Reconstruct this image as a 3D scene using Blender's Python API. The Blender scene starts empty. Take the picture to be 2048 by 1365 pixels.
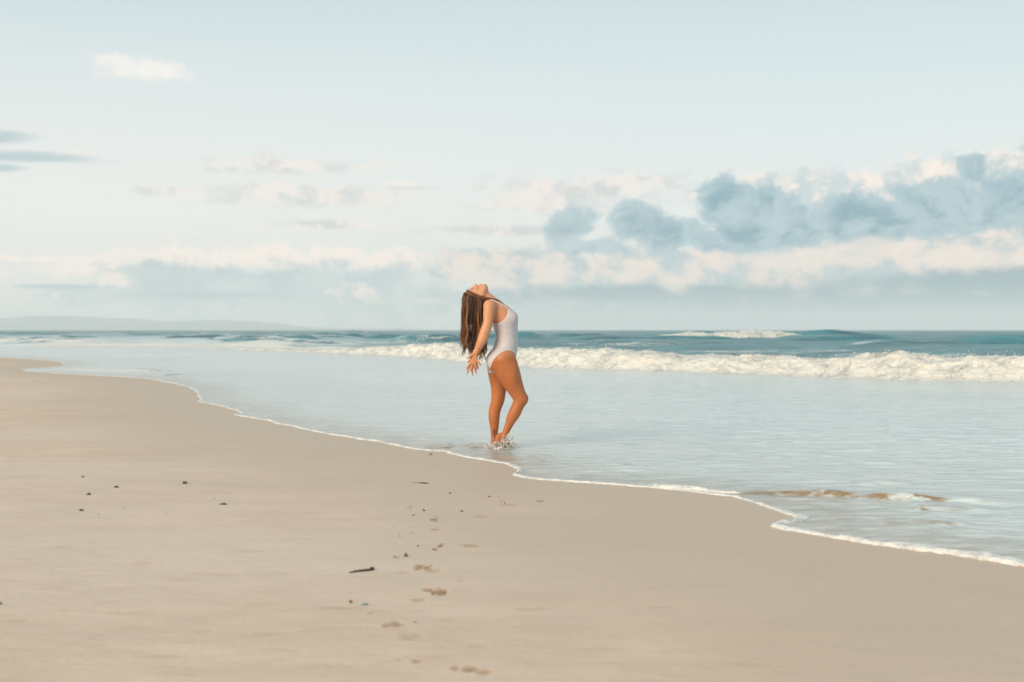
import bpy, math, random
import numpy as np
from mathutils import Vector

rng = np.random.default_rng(7)
random.seed(7)
S = bpy.context.scene
COL = S.collection

# ------------------------------------------------------------------ camera, light, exposure
CAM_H = 1.10            # metres above still water
LENS = 50.0
FPX = LENS / 36.0 * 2048.0
HOR = 660.0             # horizon row used when reading distances off the photograph
cam_data = bpy.data.cameras.new('camera')
cam = bpy.data.objects.new('camera', cam_data)
COL.objects.link(cam)
cam.location = (0, 0, CAM_H)
cam.rotation_euler = (math.radians(90), 0, 0)
cam_data.lens = LENS
cam_data.sensor_width = 36.0
cam_data.shift_y = -22.5 / 2048.0
cam_data.clip_start = 0.05
cam_data.clip_end = 30000
cam_data.dof.use_dof = True
cam_data.dof.focus_distance = 13.1
cam_data.dof.aperture_fstop = 3.0
S.camera = cam
S.view_settings.view_transform = 'Standard'
S.view_settings.look = 'None'
S.view_settings.gamma = 1.0
S.view_settings.use_curve_mapping = False
S.view_settings.exposure = 0.42
S.render.resolution_x, S.render.resolution_y = 1024, 682
S.cycles.max_bounces = 6
S.cycles.volume_bounces = 3
S.cycles.transparent_max_bounces = 8

SUN_EL, SUN_AZ = 24.0, -140.0     # azimuth clockwise from the view direction: behind the camera, to the left
sun_data = bpy.data.lights.new('sun', 'SUN')
sun_data.energy = 2.6
sun_data.angle = math.radians(28)
sun_data.color = (1.0, 0.83, 0.64)
sun = bpy.data.objects.new('sun', sun_data)
COL.objects.link(sun)
_a, _e = math.radians(SUN_AZ), math.radians(SUN_EL)
sun_dir = Vector((math.sin(_a) * math.cos(_e), math.cos(_a) * math.cos(_e), math.sin(_e)))
sun.rotation_euler = sun_dir.to_track_quat('Z', 'Y').to_euler()


class NT:
    """short-hand for building node trees"""
    def __init__(self, tree):
        self.t = tree
        tree.nodes.clear()

    def n(self, kind, **kw):
        nd = self.t.nodes.new(kind)
        for k, v in kw.items():
            setattr(nd, k, v)
        return nd

    def put(self, sock, v):
        if isinstance(v, bpy.types.NodeSocket):
            self.t.links.new(v, sock)
        elif v is not None:
            if sock.type == 'RGBA' and not hasattr(v, '__len__'):
                v = (v, v, v, 1)
            if sock.type == 'RGBA' and len(v) == 3:
                v = (*v, 1)
            sock.default_value = v

    def m(self, op, a, b=None, c=None, clamp=False):
        nd = self.n('ShaderNodeMath', operation=op, use_clamp=clamp)
        for i, v in enumerate((a, b, c)):
            if v is not None:
                self.put(nd.inputs[i], v)
        return nd.outputs[0]

    def step(self, v, lo, hi, out0=0.0, out1=1.0):
        nd = self.n('ShaderNodeMapRange', interpolation_type='SMOOTHSTEP')
        for i, x in enumerate((v, lo, hi, out0, out1)):
            self.put(nd.inputs[i], x)
        return nd.outputs[0]

    def mix(self, f, a, b, blend='MIX'):
        nd = self.n('ShaderNodeMix', data_type='RGBA', blend_type=blend)
        self.put(nd.inputs[0], f)
        self.put(nd.inputs[6], a)
        self.put(nd.inputs[7], b)
        return nd.outputs[2]

    def noise(self, vec, scale, detail=4, rough=0.5, dist=0.0):
        nd = self.n('ShaderNodeTexNoise')
        self.put(nd.inputs['Vector'], vec)
        self.put(nd.inputs['Scale'], scale)
        nd.inputs['Detail'].default_value = detail
        nd.inputs['Roughness'].default_value = rough
        nd.inputs['Distortion'].default_value = dist
        return nd.outputs['Fac']

    def mapping(self, vec, scale=(1, 1, 1), loc=(0, 0, 0), rot=(0, 0, 0)):
        nd = self.n('ShaderNodeMapping')
        self.put(nd.inputs['Vector'], vec)
        nd.inputs['Location'].default_value = loc
        nd.inputs['Rotation'].default_value = rot
        nd.inputs['Scale'].default_value = scale
        return nd.outputs[0]

    def attr(self, name):
        return self.n('ShaderNodeAttribute', attribute_name=name)

    def bump(self, h, strength, dist, normal=None):
        nd = self.n('ShaderNodeBump')
        nd.inputs['Strength'].default_value = strength
        nd.inputs['Distance'].default_value = dist
        self.put(nd.inputs['Height'], h)
        if normal is not None:
            self.put(nd.inputs['Normal'], normal)
        return nd.outputs[0]

    def ramp(self, f, stops, interp='EASE'):
        nd = self.n('ShaderNodeValToRGB')
        nd.color_ramp.interpolation = interp
        el = nd.color_ramp.elements
        while len(el) < len(stops):
            el.new(0.5)
        for e, (p, c) in zip(el, stops):
            e.position = p
            e.color = (*c, 1)
        self.put(nd.inputs[0], f)
        return nd.outputs[0]


def lin(r, g, b):
    def f(v):
        v /= 255.0
        return v / 12.92 if v <= 0.04045 else ((v + 0.055) / 1.055) ** 2.4
    return (f(r), f(g), f(b))


# ------------------------------------------------------------------ sky
world = bpy.data.worlds.new('World')
S.world = world
world.use_nodes = True
w = NT(world.node_tree)
SKY_STRENGTH = 0.1
dirv = w.n('ShaderNodeTexCoord').outputs['Generated']
sx = w.n('ShaderNodeSeparateXYZ')
w.put(sx.inputs[0], dirv)
dx, dy, dz = sx.outputs
az = w.m('ARCTAN2', dx, dy)
el = w.m('ARCSINE', dz)
nishita = w.n('ShaderNodeTexSky', sky_type='NISHITA')
nishita.sun_disc = False
nishita.sun_elevation = math.radians(SUN_EL)
nishita.sun_rotation = math.radians(SUN_AZ)
nishita.dust_density = 2.0
nishita.air_density = 1.0
K = 1.0 / SKY_STRENGTH


def skyc(r, g, b):
    return tuple(v * K * 0.80 for v in lin(r, g, b))


# a veil of thin high haze over the blue: paler low down, a little warmer to the left
elu = w.m('MULTIPLY', el, 1.0 / 0.5, clamp=True)
veil = w.ramp(elu, [(0.0, skyc(222, 226, 221)), (0.16, skyc(234, 237, 234)), (0.34, skyc(220, 231, 230)), (0.50, skyc(201, 219, 221)), (1.0, skyc(186, 208, 216))], 'LINEAR')
warm = w.step(az, 0.25, -0.35)
veil = w.mix(w.m('MULTIPLY', warm, w.step(el, 0.24, 0.03, 0.0, 0.7)), veil, skyc(246, 242, 236))
base_sky = w.mix(0.86, nishita.outputs[0], veil)


def azl(px):
    return math.atan((px - 1024) / FPX)


def ell(py):
    return math.atan((HOR - py) / FPX)


wn = w.n('ShaderNodeTexNoise')
w.put(wn.inputs['Vector'], w.mapping(dirv, (1, 1, 1.2), (0.3, 0, 0)))
wn.inputs['Scale'].default_value = 24
wn.inputs['Detail'].default_value = 3
wv = w.n('ShaderNodeVectorMath', operation='MULTIPLY_ADD')
w.put(wv.inputs[0], wn.outputs['Color']); wv.inputs[1].default_value = (0.03, 0.03, 0.03); w.put(wv.inputs[2], dirv)
wdir = wv.outputs[0]
puff = w.m('MULTIPLY', w.m('SUBTRACT', w.noise(w.mapping(wdir, (1, 1, 1.15), (3.1, 0, 0)), 40, 12, 0.66), 0.5), 3.6)
# cauliflower heads: rounded cells of two sizes
def cells(scale, loc):
    vo = w.n('ShaderNodeTexVoronoi', feature='SMOOTH_F1')
    w.put(vo.inputs['Vector'], w.mapping(wdir, (1, 1, 1.1), loc))
    vo.inputs['Scale'].default_value = scale
    vo.inputs['Smoothness'].default_value = 0.35
    return w.m('SUBTRACT', 0.45, vo.outputs['Distance'])
heads = w.m('ADD', w.m('MULTIPLY', cells(46, (0, 0, 0)), 0.8), w.m('MULTIPLY', cells(105, (2, 0, 0)), 0.55))
lumpy = w.m('ADD', w.m('MULTIPLY', puff, 0.95), w.m('MULTIPLY', heads, 0.40))
streak = w.m('MULTIPLY', w.m('SUBTRACT', w.noise(w.mapping(wdir, (1, 1, 6.0), (0, 0, 2.2)), 13, 8, 0.6), 0.5), 3.4)
shade_n = w.noise(w.mapping(wdir, (1, 1, 1.8), (9, 2, 0)), 22, 7, 0.55)
shade_f = w.noise(w.mapping(wdir, (1, 1, 1.4), (4, 6, 0)), 48, 7, 0.58)
band_n = w.noise(w.mapping(wdir, (1, 1, 4.0), (1.5, 4, 0)), 11, 6, 0.55)


def blob(px, py, rx, ry, rb=None):
    """an ellipse on the sky: 1 in its middle, 0 at its rim; rb is its height below the middle"""
    a = w.m('DIVIDE', w.m('SUBTRACT', az, azl(px)), rx / FPX)
    b = w.m('SUBTRACT', el, ell(py))
    if rb is None or rb == ry:
        b = w.m('DIVIDE', b, ry / FPX)
    else:
        up = w.m('DIVIDE', w.m('MAXIMUM', b, 0.0), ry / FPX)
        dn = w.m('DIVIDE', w.m('MINIMUM', b, 0.0), rb / FPX)
        b = w.m('ADD', up, dn)
    r2 = w.m('ADD', w.m('MULTIPLY', a, a), w.m('MULTIPLY', b, b))
    return w.m('SUBTRACT', 1.0, w.m('SQRT', r2))


def union(bl, soft=0.2):
    v = bl[0]
    for x in bl[1:]:
        nd = w.n('ShaderNodeMath', operation='SMOOTH_MAX')
        w.put(nd.inputs[0], v); w.put(nd.inputs[1], x); nd.inputs[2].default_value = soft
        v = nd.outputs[0]
    return v


def layer(col, shape, amp, lo, hi, tint, opacity, ns=None):
    f = w.m('ADD', shape, w.m('MULTIPLY', ns if ns is not None else lumpy, amp))
    a = w.m('MULTIPLY', w.step(f, lo, hi), opacity)
    return w.mix(a, col, tint), f


c = base_sky
pinkwhite = w.mix(w.step(shade_n, 0.38, 0.62), skyc(212, 219, 217), skyc(240, 231, 222))
# general bank of low cloud all round the horizon
env = w.m('MULTIPLY', w.step(el, 0.0, 0.012), w.step(el, 0.105, 0.02))
c = w.mix(w.m('MULTIPLY', w.m('MULTIPLY', env, w.step(band_n, 0.40, 0.62)), 0.4), c, pinkwhite)
# thin streaks in the middle of the sky
c, _ = layer(c, union([blob(620, 395, 330, 40), blob(560, 338, 280, 30), blob(650, 452, 200, 16), blob(1180, 378, 360, 44), blob(1100, 412, 300, 30), blob(330, 390, 130, 18), blob(1000, 462, 280, 16)]),
             0.62, 0.15, 0.85, w.mix(w.step(shade_f, 0.40, 0.58), skyc(206, 210, 209), skyc(242, 231, 224)), 0.85, streak)
c, _ = layer(c, union([blob(808, 373, 40, 12, 7), blob(850, 376, 40, 8, 6)]), 0.7, -0.1, 0.45, w.mix(w.step(el, ell(380), ell(368)), skyc(214, 216, 213), skyc(243, 236, 229)), 0.8)
# small bright cloud high on the left
c, _ = layer(c, union([blob(226, 150, 62, 32, 26), blob(308, 160, 66, 30, 24), blob(268, 168, 110, 16, 14)], 0.3), 0.75, -0.15, 0.65, w.mix(w.step(shade_f, 0.38, 0.6), skyc(228, 230, 227), skyc(246, 241, 234)), 0.8)
# grey streaks at the left edge
c, _ = layer(c, union([blob(-10, 298, 100, 20), blob(30, 334, 200, 20, 13), blob(-40, 354, 110, 12)]), 0.45, 0.0, 0.7, skyc(180, 199, 203), 0.9, streak)
c, _ = layer(c, union([blob(150, 322, 60, 11, 7)]), 0.5, 0.0, 0.7, skyc(238, 231, 225), 0.7)
# left bank
c, _ = layer(c, union([blob(60, 526, 320, 12), blob(480, 522, 350, 34, 40), blob(720, 524, 170, 30), blob(180, 545, 220, 30)]), 0.9, 0.0, 0.6, skyc(252, 238, 227), 0.95)
c, _ = layer(c, union([blob(520, 578, 430, 62, 60), blob(330, 556, 160, 40), blob(785, 562, 62, 38), blob(650, 605, 420, 50), blob(250, 592, 260, 30)], 0.3), 0.75, -0.05, 0.55, w.mix(w.step(shade_n, 0.35, 0.65), skyc(178, 198, 202), skyc(202, 214, 214)), 0.92)
c, _ = layer(c, union([blob(118, 563, 80, 34), blob(60, 594, 110, 24), blob(225, 568, 44, 36), blob(705, 588, 60, 30), blob(850, 604, 95, 10)]), 1.9, 0.30, 1.2, skyc(250, 235, 224), 0.9)
c, _ = layer(c, union([blob(440, 592, 280, 11), blob(120, 578, 130, 8)]), 0.45, 0.1, 0.8, skyc(168, 190, 196), 0.8, streak)
# right: light cloud behind
c, _ = layer(c, union([blob(1620, 400, 270, 62, 80), blob(1880, 385, 260, 60, 100), blob(2130, 375, 260, 80, 120)], 0.3), 0.45, -0.05, 0.4, w.mix(w.step(shade_f, 0.40, 0.60), skyc(198, 212, 213), skyc(250, 236, 225)), 0.92)
# right: long pale bank and the grey under it
c, _ = layer(c, union([blob(1500, 548, 640, 75, 70), blob(1950, 520, 500, 85, 80), blob(1050, 540, 210, 55, 60), blob(2500, 520, 500, 80, 80)], 0.3), 0.45, -0.05, 0.4, w.mix(w.step(w.m('ADD', w.m('MULTIPLY', shade_f, 0.6), w.m('MULTIPLY', band_n, 0.4)), 0.42, 0.57), skyc(178, 197, 201), skyc(240, 224, 212)), 0.95)
c, _ = layer(c, union([blob(1750, 640, 1050, 84, 70), blob(1350, 590, 440, 28), blob(2100, 572, 440, 36)], 0.3), 0.35, -0.1, 0.55, skyc(122, 157, 168), 0.92)
# right: blue shadowed cumulus
dark = [blob(1450, 408, 66, 56, 70), blob(1535, 430, 95, 62, 75), blob(1500, 475, 130, 60, 42), blob(1690, 432, 85, 54, 60), blob(1770, 455, 170, 56, 42), blob(1900, 436, 160, 70, 46), blob(2060, 400, 120, 84, 80), blob(1620, 474, 170, 44, 30), blob(2260, 400, 220, 90, 80),
        blob(1945, 345, 30, 28, 50), blob(1138, 458, 66, 46, 44), blob(1180, 492, 110, 24), blob(1275, 452, 74, 50, 48), blob(1350, 470, 80, 46, 40), blob(1400, 480, 70, 30)]
ush = union(dark, 0.3)
fd = w.m('ADD', ush, w.m('MULTIPLY', lumpy, 0.55))
core = w.step(fd, 0.0, 0.9)
darkcol = w.mix(w.m('MULTIPLY', core, w.step(shade_f, 0.64, 0.38)), skyc(172, 197, 204), skyc(118, 159, 175))
c = w.mix(w.m('MULTIPLY', w.step(fd, -0.04, 0.34), w.step(az, azl(1000), azl(1480), 0.70, 0.95)), c, darkcol)
c, _ = layer(c, union([blob(1740, 503, 140, 30, 30), blob(1620, 522, 240, 28), blob(1350, 572, 44, 30), blob(1930, 522, 190, 22)]), 0.6, 0.05, 0.7, skyc(243, 228, 216), 0.7)
bg = w.n('ShaderNodeBackground')
w.put(bg.inputs['Color'], c)
bg.inputs['Strength'].default_value = SKY_STRENGTH
w.t.links.new(bg.outputs[0], w.n('ShaderNodeOutputWorld').inputs['Surface'])


# ------------------------------------------------------------------ helpers
def hash2(ix, iy, seed):
    h = (ix.astype(np.int64) * 374761393 + iy.astype(np.int64) * 668265263 + seed * 974711) & 0xffffffff
    h = ((h ^ (h >> 13)) * 1274126177) & 0xffffffff
    return (h ^ (h >> 16)) & 0xffff


def gnoise(x, y, seed=0):
    """2-D gradient noise, about -0.7 .. 0.7"""
    x = np.asarray(x, dtype=np.float64); y = np.asarray(y, dtype=np.float64)
    ix, iy = np.floor(x), np.floor(y)
    fx, fy = x - ix, y - iy
    ux, uy = fx * fx * fx * (fx * (fx * 6 - 15) + 10), fy * fy * fy * (fy * (fy * 6 - 15) + 10)
    def g(a, b):
        ang = hash2(ix + a, iy + b, seed) * (2 * math.pi / 65536)
        return np.cos(ang) * (fx - a) + np.sin(ang) * (fy - b)
    n0 = g(0, 0) * (1 - ux) + g(1, 0) * ux
    n1 = g(0, 1) * (1 - ux) + g(1, 1) * ux
    return n0 * (1 - uy) + n1 * uy


def fbm(x, y, seed=0, octv=4, gain=0.5):
    v, a = 0.0, 1.0
    for o in range(octv):
        v = v + a * gnoise(x * 2 ** o + 17.3 * o, y * 2 ** o - 9.1 * o, seed + o)
        a *= gain
    return v


def sstep(a, b, v):
    t = np.clip((v - a) / (b - a), 0, 1)
    return t * t * (3 - 2 * t)


def mesh_arrays(name, verts, faces, mat=None, parent=None, smooth=True):
    """verts (n,3), faces (m,3) or (m,4)"""
    me = bpy.data.meshes.new(name)
    verts = np.asarray(verts, dtype=np.float32)
    faces = np.asarray(faces, dtype=np.int32)
    k = faces.shape[1]
    me.vertices.add(len(verts))
    me.vertices.foreach_set('co', verts.ravel())
    me.loops.add(faces.size)
    me.loops.foreach_set('vertex_index', faces.ravel())
    me.polygons.add(len(faces))
    me.polygons.foreach_set('loop_start', np.arange(0, faces.size, k, dtype=np.int32))
    me.polygons.foreach_set('use_smooth', np.full(len(faces), smooth))
    me.update(calc_edges=True)
    o = bpy.data.objects.new(name, me)
    COL.objects.link(o)
    if mat:
        me.materials.append(mat)
    if parent:
        o.parent = parent
    return o


def fattr(o, name, vals):
    a = o.data.attributes.new(name, 'FLOAT', 'POINT')
    a.data.foreach_set('value', np.asarray(vals, dtype=np.float32).ravel())


def cattr(o, name, cols):
    a = o.data.attributes.new(name, 'FLOAT_COLOR', 'POINT')
    cols = np.asarray(cols, dtype=np.float32)
    a.data.foreach_set('color', np.concatenate([cols, np.ones((len(cols), 1), np.float32)], 1).ravel())


def tag(o, label=None, cat=None, group=None, kind=None):
    if label: o['label'] = label
    if cat: o['category'] = cat
    if group: o['group'] = group
    if kind: o['kind'] = kind
    return o


def grid_faces(nr, nc):
    i = np.arange(nr * nc).reshape(nr, nc)
    return np.stack([i[:-1, :-1], i[:-1, 1:], i[1:, 1:], i[1:, :-1]], -1).reshape(-1, 4)


def material(name):
    m = bpy.data.materials.new(name)
    m.use_nodes = True
    t = NT(m.node_tree)
    out = t.n('ShaderNodeOutputMaterial')
    return m, t, out


def principled(t, out, **kw):
    p = t.n('ShaderNodeBsdfPrincipled')
    for k, v in kw.items():
        t.put(p.inputs[k.replace('_', ' ')], v)
    t.t.links.new(p.outputs[0], out.inputs['Surface'])
    return p


# ------------------------------------------------------------------ the lie of the land
def gp(px, py):
    """photograph row and column to a point on still water"""
    Y = FPX * CAM_H / (py - HOR)
    return ((px - 1024) * Y / FPX, Y)


shore_px = [(2048, 1132), (1950, 1117), (1850, 1103), (1750, 1090), (1670, 1078), (1600, 1064), (1560, 1058), (1543, 1053), (1552, 1047), (1585, 1043), (1598, 1037), (1570, 1027), (1540, 1019), (1500, 1004), (1470, 995), (1440, 991), (1380, 984), (1300, 976),
            (1200, 968), (1100, 962), (1050, 957), (1028, 951), (1036, 944), (1034, 938), (1010, 928), (960, 919), (915, 911), (893, 907.5), (902, 905.5), (880, 904), (850, 902), (800, 894), (760, 884), (715, 879), (680, 872), (640, 866), (600, 857), (530, 841), (490, 834), (470, 830.5),
            (484, 828), (470, 821), (445, 812), (420, 808), (398, 804), (402, 798), (396, 792), (398, 788), (388, 779), (372, 773), (350, 768), (300, 758), (250, 754.5), (200, 752), (150, 749), (100, 746), (60, 743), (42, 740.5), (62, 737), (100, 735), (135, 732.5), (122, 724), (70, 719), (0, 715.5)]
shore = [(60.0, -30.0), (14.0, -2.0), (6.0, 3.5), (3.6, 5.0), gp(2350, 1182)] + [gp(*p) for p in shore_px] + [gp(-300, 710), gp(-900, 701), (-95, 92), (-300, 240), (-1500, 1400), (-7000, 6500)]
shore = np.array(shore)
# small scale wander of the edge
_pts = []
for a, b in zip(shore[:-1], shore[1:]):
    L = np.hypot(*(b - a))
    n = max(1, min(40, int(L / 0.12)))
    for k in range(n):
        _pts.append(a + (b - a) * k / n)
_pts.append(shore[-1])
_pts = np.array(_pts)
_sc = np.clip(_pts[:, 1] / 13.0, 0.4, 6)
_pts[:, 1] += _sc * (0.07 * fbm(_pts[:, 0] * 1.6, _pts[:, 1] * 1.6, 5, 3) + 0.02 * gnoise(_pts[:, 0] * 9, _pts[:, 1] * 9, 6))
_pts[:, 0] += _sc * 0.03 * fbm(_pts[:, 0] * 2.0, _pts[:, 1] * 2.0, 15, 2)
SHORE = _pts
land_poly = np.vstack([SHORE, [(-9000, 6500), (-9000, -60), (60, -60)]])


def seg_dist(x, y, line, sides=False):
    """distance to a polyline (and how far along it, 0..1, of the nearest point)"""
    x = np.asarray(x, np.float64).ravel(); y = np.asarray(y, np.float64).ravel()
    best = np.full(x.shape, 1e18); par = np.zeros(x.shape); sg = np.ones(x.shape)
    n = len(line) - 1
    for i in range(n):
        ax, ay = line[i]; bx, by = line[i + 1]
        ex, ey = bx - ax, by - ay
        ll = ex * ex + ey * ey + 1e-12
        t = np.clip(((x - ax) * ex + (y - ay) * ey) / ll, 0, 1)
        qx, qy = x - ax - t * ex, y - ay - t * ey
        d = qx * qx + qy * qy
        k = d < best
        best = np.where(k, d, best)
        if sides:
            par = np.where(k, (i + t) / n, par)
            sg = np.where(k, np.sign(ex * qy - ey * qx), sg)
    return (np.sqrt(best), par, sg) if sides else np.sqrt(best)


def inside_poly(x, y, poly):
    x = np.asarray(x).ravel(); y = np.asarray(y).ravel()
    c = np.zeros(x.shape, bool)
    for (ax, ay), (bx, by) in zip(poly, np.roll(poly, -1, 0)):
        if ay == by:
            continue
        k = ((ay > y) != (by > y)) & (x < (bx - ax) * (y - ay) / (by - ay) + ax)
        c ^= k
    return c


def shore_d(x, y):
    """signed distance to the water's edge, positive in the water"""
    x = np.asarray(x, np.float64); shp = x.shape
    x = x.ravel(); y = np.asarray(y, np.float64).ravel()
    d = np.empty(x.shape)
    near = (y < 130) & (np.abs(x) < 140)
    coarse = shore[::1]
    d[~near] = seg_dist(x[~near], y[~near], coarse)
    rough = seg_dist(x[near], y[near], shore)
    dn = rough.copy()
    close = rough < 1.5
    xn, yn = x[near][close], y[near][close]
    dn[close] = seg_dist(xn, yn, SHORE)
    d[near] = dn
    d *= np.where(inside_poly(x, y, land_poly), -1, 1)
    return d.reshape(shp)


def sand_base(d):
    return np.where(d < 0, 0.075 * (1 - np.exp(d / 7.0)), -np.minimum(0.018 * d, 3.0))


def sand_at(px, py):
    """point on the sand seen at a place in the photograph"""
    z = 0.03
    for _ in range(6):
        Y = FPX * (CAM_H - z) / (py - HOR)
        X = (px - 1024) * Y / FPX
        z = float(sand_base(shore_d(np.array([X]), np.array([Y])))[0])
    return X, Y, z


# footprints: column, row, half width, half height (in the photograph), depth (m), stain
prints = [(881, 1182, 18, 8, 0.020, 1.0), (856, 1179, 14, 4.5, 0.014, 0.9), (838, 1135, 9, 7, 0.018, 1.0), (854, 1136, 13, 5, 0.014, 0.85), (868, 1141, 22, 5, 0.008, 0.35), (795, 1248, 17, 7.5, 0.014, 0.75), (773, 1251, 11, 6, 0.012, 0.65), (824, 1273, 27, 9, 0.010, 0.35), (942, 1338, 17, 7, 0.016, 0.9), (968, 1344, 18, 6, 0.012, 0.75),
          (911, 1335, 10, 7, 0.012, 0.6), (835, 1322, 13, 5, 0.012, 0.65), (798, 1318, 6, 4, 0.008, 0.35), (940, 1092, 22, 4, 0.011, 0.7), (838, 1197, 17, 5, 0.008, 0.5), (808, 1145, 9, 3.5, 0.008, 0.55), (871, 1060, 13, 3, 0.010, 0.6), (826, 1066, 6, 2, 0.006, 0.5),
          (962, 1033, 16, 2.5, 0.008, 0.5), (1014, 1010, 20, 2.5, 0.008, 0.5), (1080, 1003, 11, 2, 0.006, 0.7), (881, 1092, 7, 4, 0.01, 0.8), (873, 1100, 5, 2, 0.008, 0.6), (868, 1041, 7, 3, 0.008, 0.6), (922, 1161, 6, 2.5, 0.006, 0.5), (955, 1292, 22, 3, 0.006, 0.3), (1320, 1215, 40, 2, 0.004, 0.35),
          (690, 1214, 60, 3, 0.004, 0.35), (742, 1225, 5, 3, 0.006, 0.5), (1060, 1218, 40, 3, 0.003, 0.3)]
# shallow dips with browner sand, lower left
for q in [(122, 1096, 30, 4), (110, 1176, 42, 5), (355, 1161, 40, 5), (500, 1105, 36, 3.5), (525, 1207, 36, 4.5), (38, 1242, 24, 4), (195, 1271, 26, 4), (405, 1262, 28, 4), (530, 1267, 30, 5), (285, 1128, 24, 3.5), (420, 1148, 70, 3), (455, 1206, 40, 3), (620, 1262, 30, 4), (330, 1310, 60, 6), (20, 1356, 40, 8), (560, 1300, 60, 4), (250, 1225, 80, 4), (640, 1330, 80, 6), (1200, 1300, 70, 5), (1500, 1330, 60, 5)]:
    prints.append((*q, 0.0015, 0.20))
print_geo = []
for (px, py, hw, hh, dep, st) in prints:
    X, Y, z = sand_at(px, py)
    print_geo.append((X, Y, hw * Y / FPX, hh * Y * Y / (FPX * (CAM_H - z)), dep, st))


def sand_height(X, Y, d):
    z = sand_base(d)
    dry = sstep(0.0, -3.0, d)
    z = z + (0.35 + 0.65 * dry) * (0.010 * fbm(X * 0.55, Y * 0.8, 21, 3) + 0.0035 * fbm(X * 2.1, Y * 3.4, 22, 3)) * sstep(0.3, -0.6, d)
    st = np.zeros_like(z)
    wob = fbm(X * 24, Y * 12, 33, 4, 0.6)
    for (cx, cy, rx, ry, dep, s) in print_geo:
        k = (np.abs(X - cx) < rx * 2.2) & (np.abs(Y - cy) < ry * 2.2)
        if not k.any():
            continue
        r = np.sqrt(((X[k] - cx) / rx) ** 2 + ((Y[k] - cy) / ry) ** 2) + wob[k] * 0.55
        hole = sstep(1.15, 0.45, r)
        rim = np.exp(-((r - 1.25) / 0.22) ** 2)
        z[k] += -0.38 * dep * hole * (0.75 + 0.9 * wob[k]) + 0.08 * dep * rim
        st[k] = np.maximum(st[k], s * hole * np.clip(1.0 + 1.0 * wob[k], 0, 1))
    return z, st


def rows_px(lo, hi, step):
    """rows whose spacing grows with distance, for an even density of faces over the beach"""
    return FPX * CAM_H / (np.arange(hi, lo, -step) - HOR)


def fan(Ys, us):
    Y, U = np.meshgrid(Ys, us, indexing='ij')
    X = np.clip(U * (np.maximum(Y, 0) + 0.4) + 0.0, -8200, 8200)
    return X, Y


u_core = 0.43
# ------------------------------------------------------------------ beach
m_sand, t, out = material('damp_sand')
oc = t.n('ShaderNodeTexCoord').outputs['Object']
stain = t.attr('stain').outputs['Fac']
wet = t.attr('wet').outputs['Fac']
g1 = t.noise(oc, 260, 3, 0.7)
g2 = t.noise(t.mapping(oc, (1, 2.2, 1)), 1.3, 5, 0.6, 0.4)
g3 = t.noise(t.mapping(oc, (1, 3.0, 1), (4, 1, 0)), 5.5, 5, 0.65, 0.6)
g4 = t.noise(t.mapping(oc, (0.5, 1.0, 1), (2, 5, 0)), 0.24, 3, 0.5)
dry_c = t.mix(t.step(g2, 0.3, 0.7), (0.615, 0.462, 0.348), (0.71, 0.54, 0.42))
dry_c = t.mix(t.step(g4, 0.35, 0.65, 0.0, 0.6), dry_c, (0.71, 0.585, 0.475))
dry_c = t.mix(t.m('MULTIPLY', t.step(g3, 0.52, 0.70), 0.28), dry_c, (0.48, 0.34, 0.225))
wet_c = (0.565, 0.43, 0.315)
cc = t.mix(wet, dry_c, wet_c)
cc = t.mix(t.m('MULTIPLY', t.step(g1, 0.30, 0.75), 0.34), cc, (0.33, 0.26, 0.19), 'MIX')
cc = t.mix(t.m('MULTIPLY', t.step(t.noise(oc, 48, 4, 0.7), 0.45, 0.75), 0.22), cc, (0.36, 0.27, 0.19))
speck = t.step(t.noise(oc, 70, 2, 0.5), 0.72, 0.78)
cc = t.mix(t.m('MULTIPLY', speck, 0.35), cc, (0.20, 0.15, 0.11))
cc = t.mix(t.m('MULTIPLY', stain, 0.95), cc, (0.34, 0.185, 0.080))
bm = t.bump(t.m('ADD', t.m('MULTIPLY', g1, 0.25), t.m('MULTIPLY', t.noise(oc, 45, 4, 0.6), 0.5)), 0.35, 0.004)
bm = t.bump(g3, 0.3, 0.02, bm)
rough = t.m('SUBTRACT', 0.85, t.m('MULTIPLY', wet, 0.33))
principled(t, out, Base_Color=cc, Roughness=rough, Normal=bm, Specular_IOR_Level=0.35)

Ys = np.concatenate([[-40, -15, -5, 0, 1.5, 2.6, 3.2], rows_px(855, 1520, 1.1), rows_px(705, 855, 1.0)[0:], np.geomspace(78, 9000, 45)])
us = np.concatenate([-np.geomspace(8, 0.46, 26), np.linspace(-u_core, u_core, 520), np.geomspace(0.46, 8, 26)])
X, Y = fan(Ys, us)
# behind and beside the camera the fan opens out to a full sheet
k = Y < 3.3
X[k] = (np.sign(us)[None, :] * np.maximum(np.abs(us)[None, :] * 4.0, 0.0) * np.where(np.abs(us)[None, :] > u_core, 3.0, 1.0) + 0 * Y)[k]
D = shore_d(X, Y)
Zs, ST = sand_height(X, Y, D)
sand = mesh_arrays('sand', np.stack([X, Y, Zs], -1).reshape(-1, 3), grid_faces(*X.shape), m_sand)
fattr(sand, 'stain', ST)
wetv = sstep(-3.2, -0.4, D + 0.9 * fbm(X * 0.5, Y * 0.35, 44, 3)) 
fattr(sand, 'wet', np.clip(wetv, 0, 1))
tag(sand, kind='structure')

# ------------------------------------------------------------------ sea
bore_px = [(3000, 858), (2500, 808), (2048, 769), (1900, 764), (1700, 758), (1500, 750), (1250, 743), (1050, 736), (950, 728), (880, 719), (780, 713), (650, 709), (540, 704.5), (440, 700.5), (250, 697), (100, 695)]
BORE = np.array([gp(*p) for p in bore_px])


def profile_height(q, H, front=1.0, back=5.0):
    return H * np.where(q < front, sstep(-0.25 * front, front, q), np.exp(-((q - front) / back) ** 2))


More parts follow.
